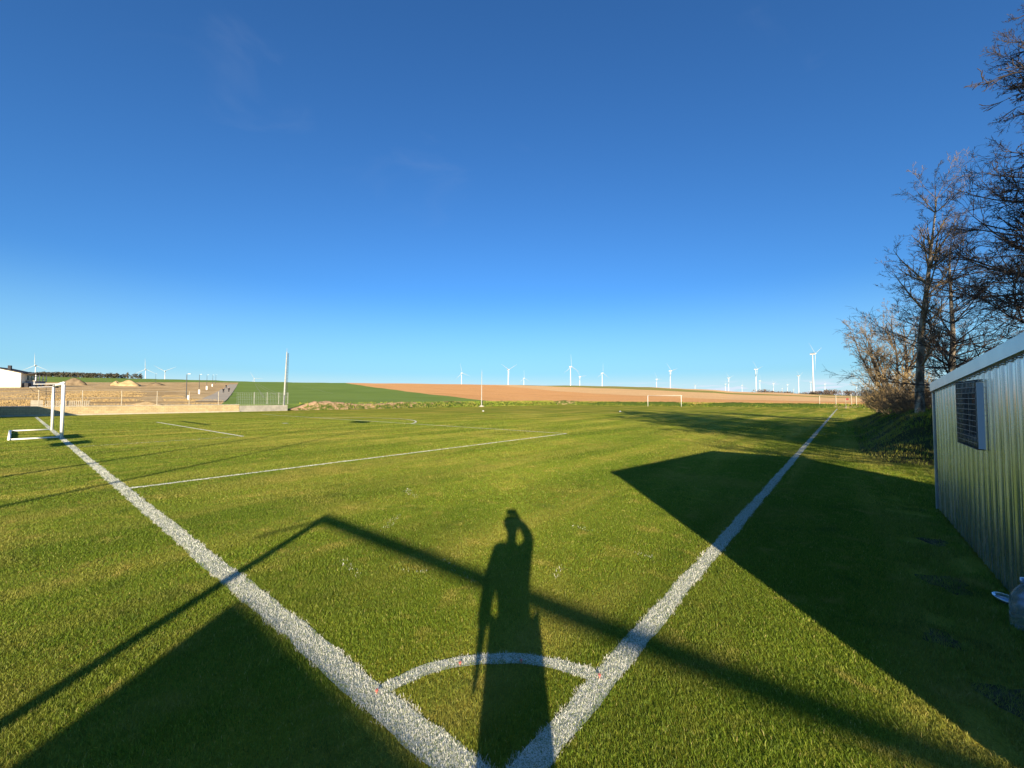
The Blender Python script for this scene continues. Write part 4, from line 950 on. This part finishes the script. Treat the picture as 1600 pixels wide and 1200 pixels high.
# house at the left edge
hc = at(32, 605.3); ex = Vector((-.87, -.5, 0)).normalized(); ey = Vector((-.5, .87, 0)).normalized()
HS = empty('house', hc, 0, 'white two storey gabled house with dark roof at the left edge', 'house')
def hp(a, b_, z): return ex*a + ey*b_ + Vector((0, 0, z))
def hbox(a0, b0, z0, a1, b1, z1):
    q = [hp(a, b_, z) for z in (z0, z1) for a, b_ in ((a0, b0), (a1, b0), (a1, b1), (a0, b1))]
    return MB().add(q, [(0, 1, 2, 3), (4, 7, 6, 5), (0, 4, 5, 1), (1, 5, 6, 2), (2, 6, 7, 3), (3, 7, 4, 0)])
Wd, Dp, Ze, Zr = 13.0, 11.0, 4.9, 6.6
b = MB(); pr_ = [(0, -1.2), (Wd, -1.2), (Wd, Ze), (Wd/2, Zr), (0, Ze)]
b.add([hp(a, d_, z) for d_ in (0, Dp) for a, z in pr_], [(0, 1, 2, 3, 4), (9, 8, 7, 6, 5), (0, 4, 9, 5), (1, 6, 7, 2), (4, 3, 8, 9), (2, 7, 8, 3), (0, 5, 6, 1)])
b.build('wall', M['render'], HS)
rf = MB()
for (a0, z0, a1, z1) in ((-.6, Ze-.16, Wd/2, Zr+.03), (Wd+.6, Ze-.16, Wd/2, Zr+.03)):
    rf.add([hp(a0, -.5, z0), hp(a1, -.5, z1), hp(a1, Dp+.5, z1), hp(a0, Dp+.5, z0), hp(a0, -.5, z0+.28), hp(a1, -.5, z1+.28), hp(a1, Dp+.5, z1+.28), hp(a0, Dp+.5, z0+.28)], [(0, 3, 2, 1), (4, 5, 6, 7), (0, 1, 5, 4), (1, 2, 6, 5), (2, 3, 7, 6), (3, 0, 4, 7)])
rfo = rf.build('roof', M['roof'], HS); hbox(3.2, 2, Zr-.6, 3.9, 2.8, Zr+.9).build('chimney', M['roof'], rfo)
for z in (.1, 1.6, 3.9): hbox(.02, -.03, z, Wd-.02, -.004, z+.12).build('wall_band', M['wingshade_band'], HS)
for a in (6.0, 9.5):
    for z in (.5, 2.9):
        w_ = hbox(a, -.05, z, a+1.3, -.006, z+.7).build('window', M['winframe'], HS); hbox(a+.1, -.07, z+.1, a+1.2, -.052, z+.6).build('pane', M['glass'], w_)
# the side wing, two storeys with terrace
hbox(-2.2, 3.2, -1, -.003, Dp-.3, 2.3).build('ground_floor_wing', M['wingshade_band'], HS)
hbox(-2.5, 3.0, 2.303, .0-.004, Dp, 2.5).build('terrace_slab', M['concrete'], HS)
hbox(-2.9, 2.2, 4.72, -.61, Dp+.6, 5.0).build('terrace_roof', M['roof'], HS)
for b0 in (3.1, 5.6, 8.2, 10.6): hbox(-2.45, b0, 2.503, -2.25, b0+.2, 4.715).build('column', M['white'], HS)
hbox(-2.46, 3.4, 2.95, -2.40, 10.5, 3.05).build('handrail', M['dark'], HS)
for b0 in (3.9, 6.6, 9.0):
    w_ = hbox(-2.26, b0, .1, -2.203, b0+1.4, 1.7).build('window', M['dark'], HS); hbox(-2.30, b0+.1, .2, -2.262, b0+1.3, 1.6).build('pane', M['glass'], w_)
    w_ = hbox(-.06, b0, 2.7, -.005, b0+1.5, 4.3).build('window', M['dark'], HS); hbox(-.09, b0+.1, 2.8, -.062, b0+1.4, 4.2).build('pane', M['glass'], w_)
hbox(-1.4, .9, -1, -.005, 3.0, 1.55).build('entrance_porch', M['roof'], HS)
# shed off the left edge, whose shadow lies on the wall
e = empty('brick_shed', (-52.5, 33.0, 0), 0, 'low shed left of the goal, known by its shadow on the wall', 'shed')
MB().add([(-6, -2, 0), (6, -2, 0), (6, 2, 0), (-6, 2, 0), (-6, -2, 2.8), (3.2, -2, 2.8), (6, -2, 2.2), (-6, 2, 2.8), (3.2, 2, 2.8), (6, 2, 2.2)], [(0, 1, 6, 5, 4), (2, 3, 7, 8, 9), (0, 4, 7, 3), (1, 2, 9, 6)]).build('walls', M['render'], e)
MB().add([(-6.3, -2.3, 2.81), (3.2, -2.3, 2.81), (6.3, -2.3, 2.16), (-6.3, 2.3, 2.81), (3.2, 2.3, 2.81), (6.3, 2.3, 2.16), (-6.3, -2.3, 2.95), (3.2, -2.3, 2.95), (6.3, -2.3, 2.3), (-6.3, 2.3, 2.95), (3.2, 2.3, 2.95), (6.3, 2.3, 2.3)], [(0, 3, 4, 1), (1, 4, 5, 2), (6, 7, 10, 9), (7, 8, 11, 10), (0, 1, 7, 6), (1, 2, 8, 7), (3, 9, 10, 4), (4, 10, 11, 5), (2, 5, 11, 8), (0, 6, 9, 3)]).build('roof', M['roof'], e)
# unseen stand-in boards, added to cast the shadows near the goal
for g_, wd_, lb in ((22.6, 1.7, 'unseen board on posts added for its shadow, nearer the corner'), (26.0, 3.2, 'unseen board on posts added for its shadow, nearer the goal')):
    t_ = .9-2.5/.2754*cT; gg_ = g_-5.7; e = empty('shadow_board', V(gg_, t_), 0, lb, 'board', 'unseen boards added for their shadows'); oo = V(gg_, t_)
    gbox(gg_, t_, 2.0, gg_+wd_, t_+.06, 2.42, oo).build('panel', M['white'], e)
    for q in (.2, wd_-.2): MB().tube(V(gg_+q, t_-.04)-oo, V(gg_+q, t_-.04, 2.2)-oo, .03).build('post', M['galv'], e)

# fence posts at the far right corner, corner flag
for (u, vb, vt, ln_, l_) in [(1280, 634, 618.5, 0, 'pale concrete fence post right of the largest turbine'), (1305.5, 632, 617.5, 0, 'pale fence post beside the end of the touch line'), (1330, 630.5, 616, .1, 'pale fence post third from the left on the far right bank'), (1337.5, 630, 618.5, .05, 'thin grey fence post behind the third pale one'), (1357, 628.5, 615.5, .35, 'leaning pale fence post left of the shrubs')]:
    t_ = 97.9; Y = None
    k = (u-800)/F_PX; Y = (97.9 + sT*CX + cT*CY)/(sT*k+cT) if u < 1350 else 68
    X = k*Y; h = (vb-vt)/F_PX*Y; zb_ = H_CAM-(vb-V_H)/F_PX*Y
    e = MB().box((-.05, -.05, -.6), (.05, .05, h), Matrix.Shear('XY', 4, (-ln_*.6, 0)) if ln_ else None).build('fence_post', M['concrete']); e.location = (X, Y, zb_); tag(e, l_, 'fence post', 'fence posts on the far right bank')
fp = empty('red_flag', V(-1.2, 91.0), 0, 'small dark red flag on a thin stick at the far end of the touch line', 'flag')
MB().tube((0, 0, 0), (0, 0, 1.9), .02).build('stick', M['galv'], fp); MB().box((.02, -.006, 1.55), (.5, .006, 1.85)).build('cloth', M['redcloth'], fp)

# ================================================================ PHOTOGRAPHER (stands behind the camera; the shadow lies on the grass)
PJ = {'pel': ((.02, -.30, .96), (.15, .12)), 'wa': ((.01, -.30, 1.10), (.14, .11)), 'ch': ((-.01, -.29, 1.32), (.155, .11)), 'nkb': ((-.01, -.28, 1.47), .07), 'nk': ((-.005, -.27, 1.53), .07), 'jaw': ((0, -.25, 1.60), .068), 'hd': ((0, -.255, 1.69), .150), 'hd2': ((0, -.26, 1.80), .13),
      'hipl': ((-.08, -.30, .90), .10), 'knl': ((-.10, -.28, .50), .065), 'anl': ((-.11, -.30, .09), .045), 'tol': ((-.13, -.15, .03), .035),
      'hipr': ((.12, -.30, .90), .10), 'knr': ((.13, -.28, .50), .065), 'anr': ((.14, -.30, .09), .045), 'tor': ((.17, -.15, .03), .035),
      'shl': ((-.185, -.29, 1.42), .062), 'ell': ((-.222, -.31, 1.17), .048), 'wrl': ((-.232, -.27, .955), .034), 'hal': ((-.232, -.26, .885), .032),
      'shr': ((.16, -.28, 1.42), .062), 'elr': ((.235, -.17, 1.50), .055), 'wrr': ((.105, -.11, 1.70), .038), 'har': ((.085, -.075, 1.755), .032)}
PE = [('pel', 'wa'), ('wa', 'ch'), ('ch', 'nkb'), ('nkb', 'nk'), ('nk', 'jaw'), ('jaw', 'hd'), ('hd', 'hd2'), ('pel', 'hipl'), ('hipl', 'knl'), ('knl', 'anl'), ('anl', 'tol'), ('pel', 'hipr'), ('hipr', 'knr'), ('knr', 'anr'), ('anr', 'tor'),
      ('ch', 'shl'), ('shl', 'ell'), ('ell', 'wrl'), ('wrl', 'hal'), ('ch', 'shr'), ('shr', 'elr'), ('elr', 'wrr'), ('wrr', 'har')]
# fingers of both hands
for i, (dx, ln_) in enumerate(((-.012, .070), (-.004, .078), (.004, .074), (.012, .060))):
    b0 = PJ['hal'][0]; PJ[f'f{i}a'] = ((b0[0]+dx*.6, b0[1]-.02+i*.016, b0[2]-.045), .0095); PJ[f'f{i}b'] = ((b0[0]+dx, b0[1]-.018+i*.016, b0[2]-.045-ln_*.9), .0075); PE += [('hal', f'f{i}a'), (f'f{i}a', f'f{i}b')]
    b0 = PJ['har'][0]; PJ[f'g{i}a'] = ((b0[0]-.005, b0[1]+.028, b0[2]+.032-i*.018), .0095); PJ[f'g{i}b'] = ((b0[0]-.035, b0[1]+.038, b0[2]+.034-i*.018), .0075); PE += [('har', f'g{i}a'), (f'g{i}a', f'g{i}b')]
PJ['tha'] = ((-.222, -.225, .86), .010); PJ['thb'] = ((-.219, -.21, .82), .008); PE += [('hal', 'tha'), ('tha', 'thb')]
PJ['gha'] = ((.035, -.09, 1.735), .010); PJ['ghb'] = ((.015, -.065, 1.74), .008); PE += [('har', 'gha'), ('gha', 'ghb')]
pho = skin_fig('person', PJ, PE, M['skin']); tag(pho, 'person in long dark coat holding up a phone, casting the shadow on the grass', 'person')
gj = lambda names, d: {n: (PJ[n][0], (PJ[n][1][0]+d, PJ[n][1][1]+d) if isinstance(PJ[n][1], tuple) else PJ[n][1]+d) for n in names}
cj = gj(['ch', 'wa', 'pel', 'nkb', 'shl', 'shr', 'ell', 'elr', 'wrl', 'wrr'], .022); cj['nkb'] = (PJ['nkb'][0], .07)
cj['sk1'] = ((.02, -.30, .80), (.19, .15)); cj['sk2'] = ((.025, -.30, .62), (.205, .16)); cj['sk3'] = ((.03, -.30, .52), (.21, .165))
skin_fig('coat', cj, [('ch', 'wa'), ('wa', 'pel'), ('ch', 'nkb'), ('pel', 'sk1'), ('sk1', 'sk2'), ('sk2', 'sk3'), ('ch', 'shl'), ('ch', 'shr'), ('shl', 'ell'), ('ell', 'wrl'), ('shr', 'elr'), ('elr', 'wrr')], M['clothes'], pho)
tj = gj(['pel', 'hipl', 'hipr', 'knl', 'knr', 'anl', 'anr'], .02); skin_fig('trousers', tj, [('pel', 'hipl'), ('pel', 'hipr'), ('hipl', 'knl'), ('hipr', 'knr'), ('knl', 'anl'), ('knr', 'anr')], M['clothes2'], pho)
skin_fig('hair', {'a': ((0, -.272, 1.71), .155), 'b': ((0, -.272, 1.815), .135)}, [('a', 'b')], M['hair'], pho)
ph = MB().box((-.085, -.036, 1.755), (.075, -.028, 1.848)).build('phone', M['phone']); tag(ph, 'phone held up in the photographer raised hand', 'phone')
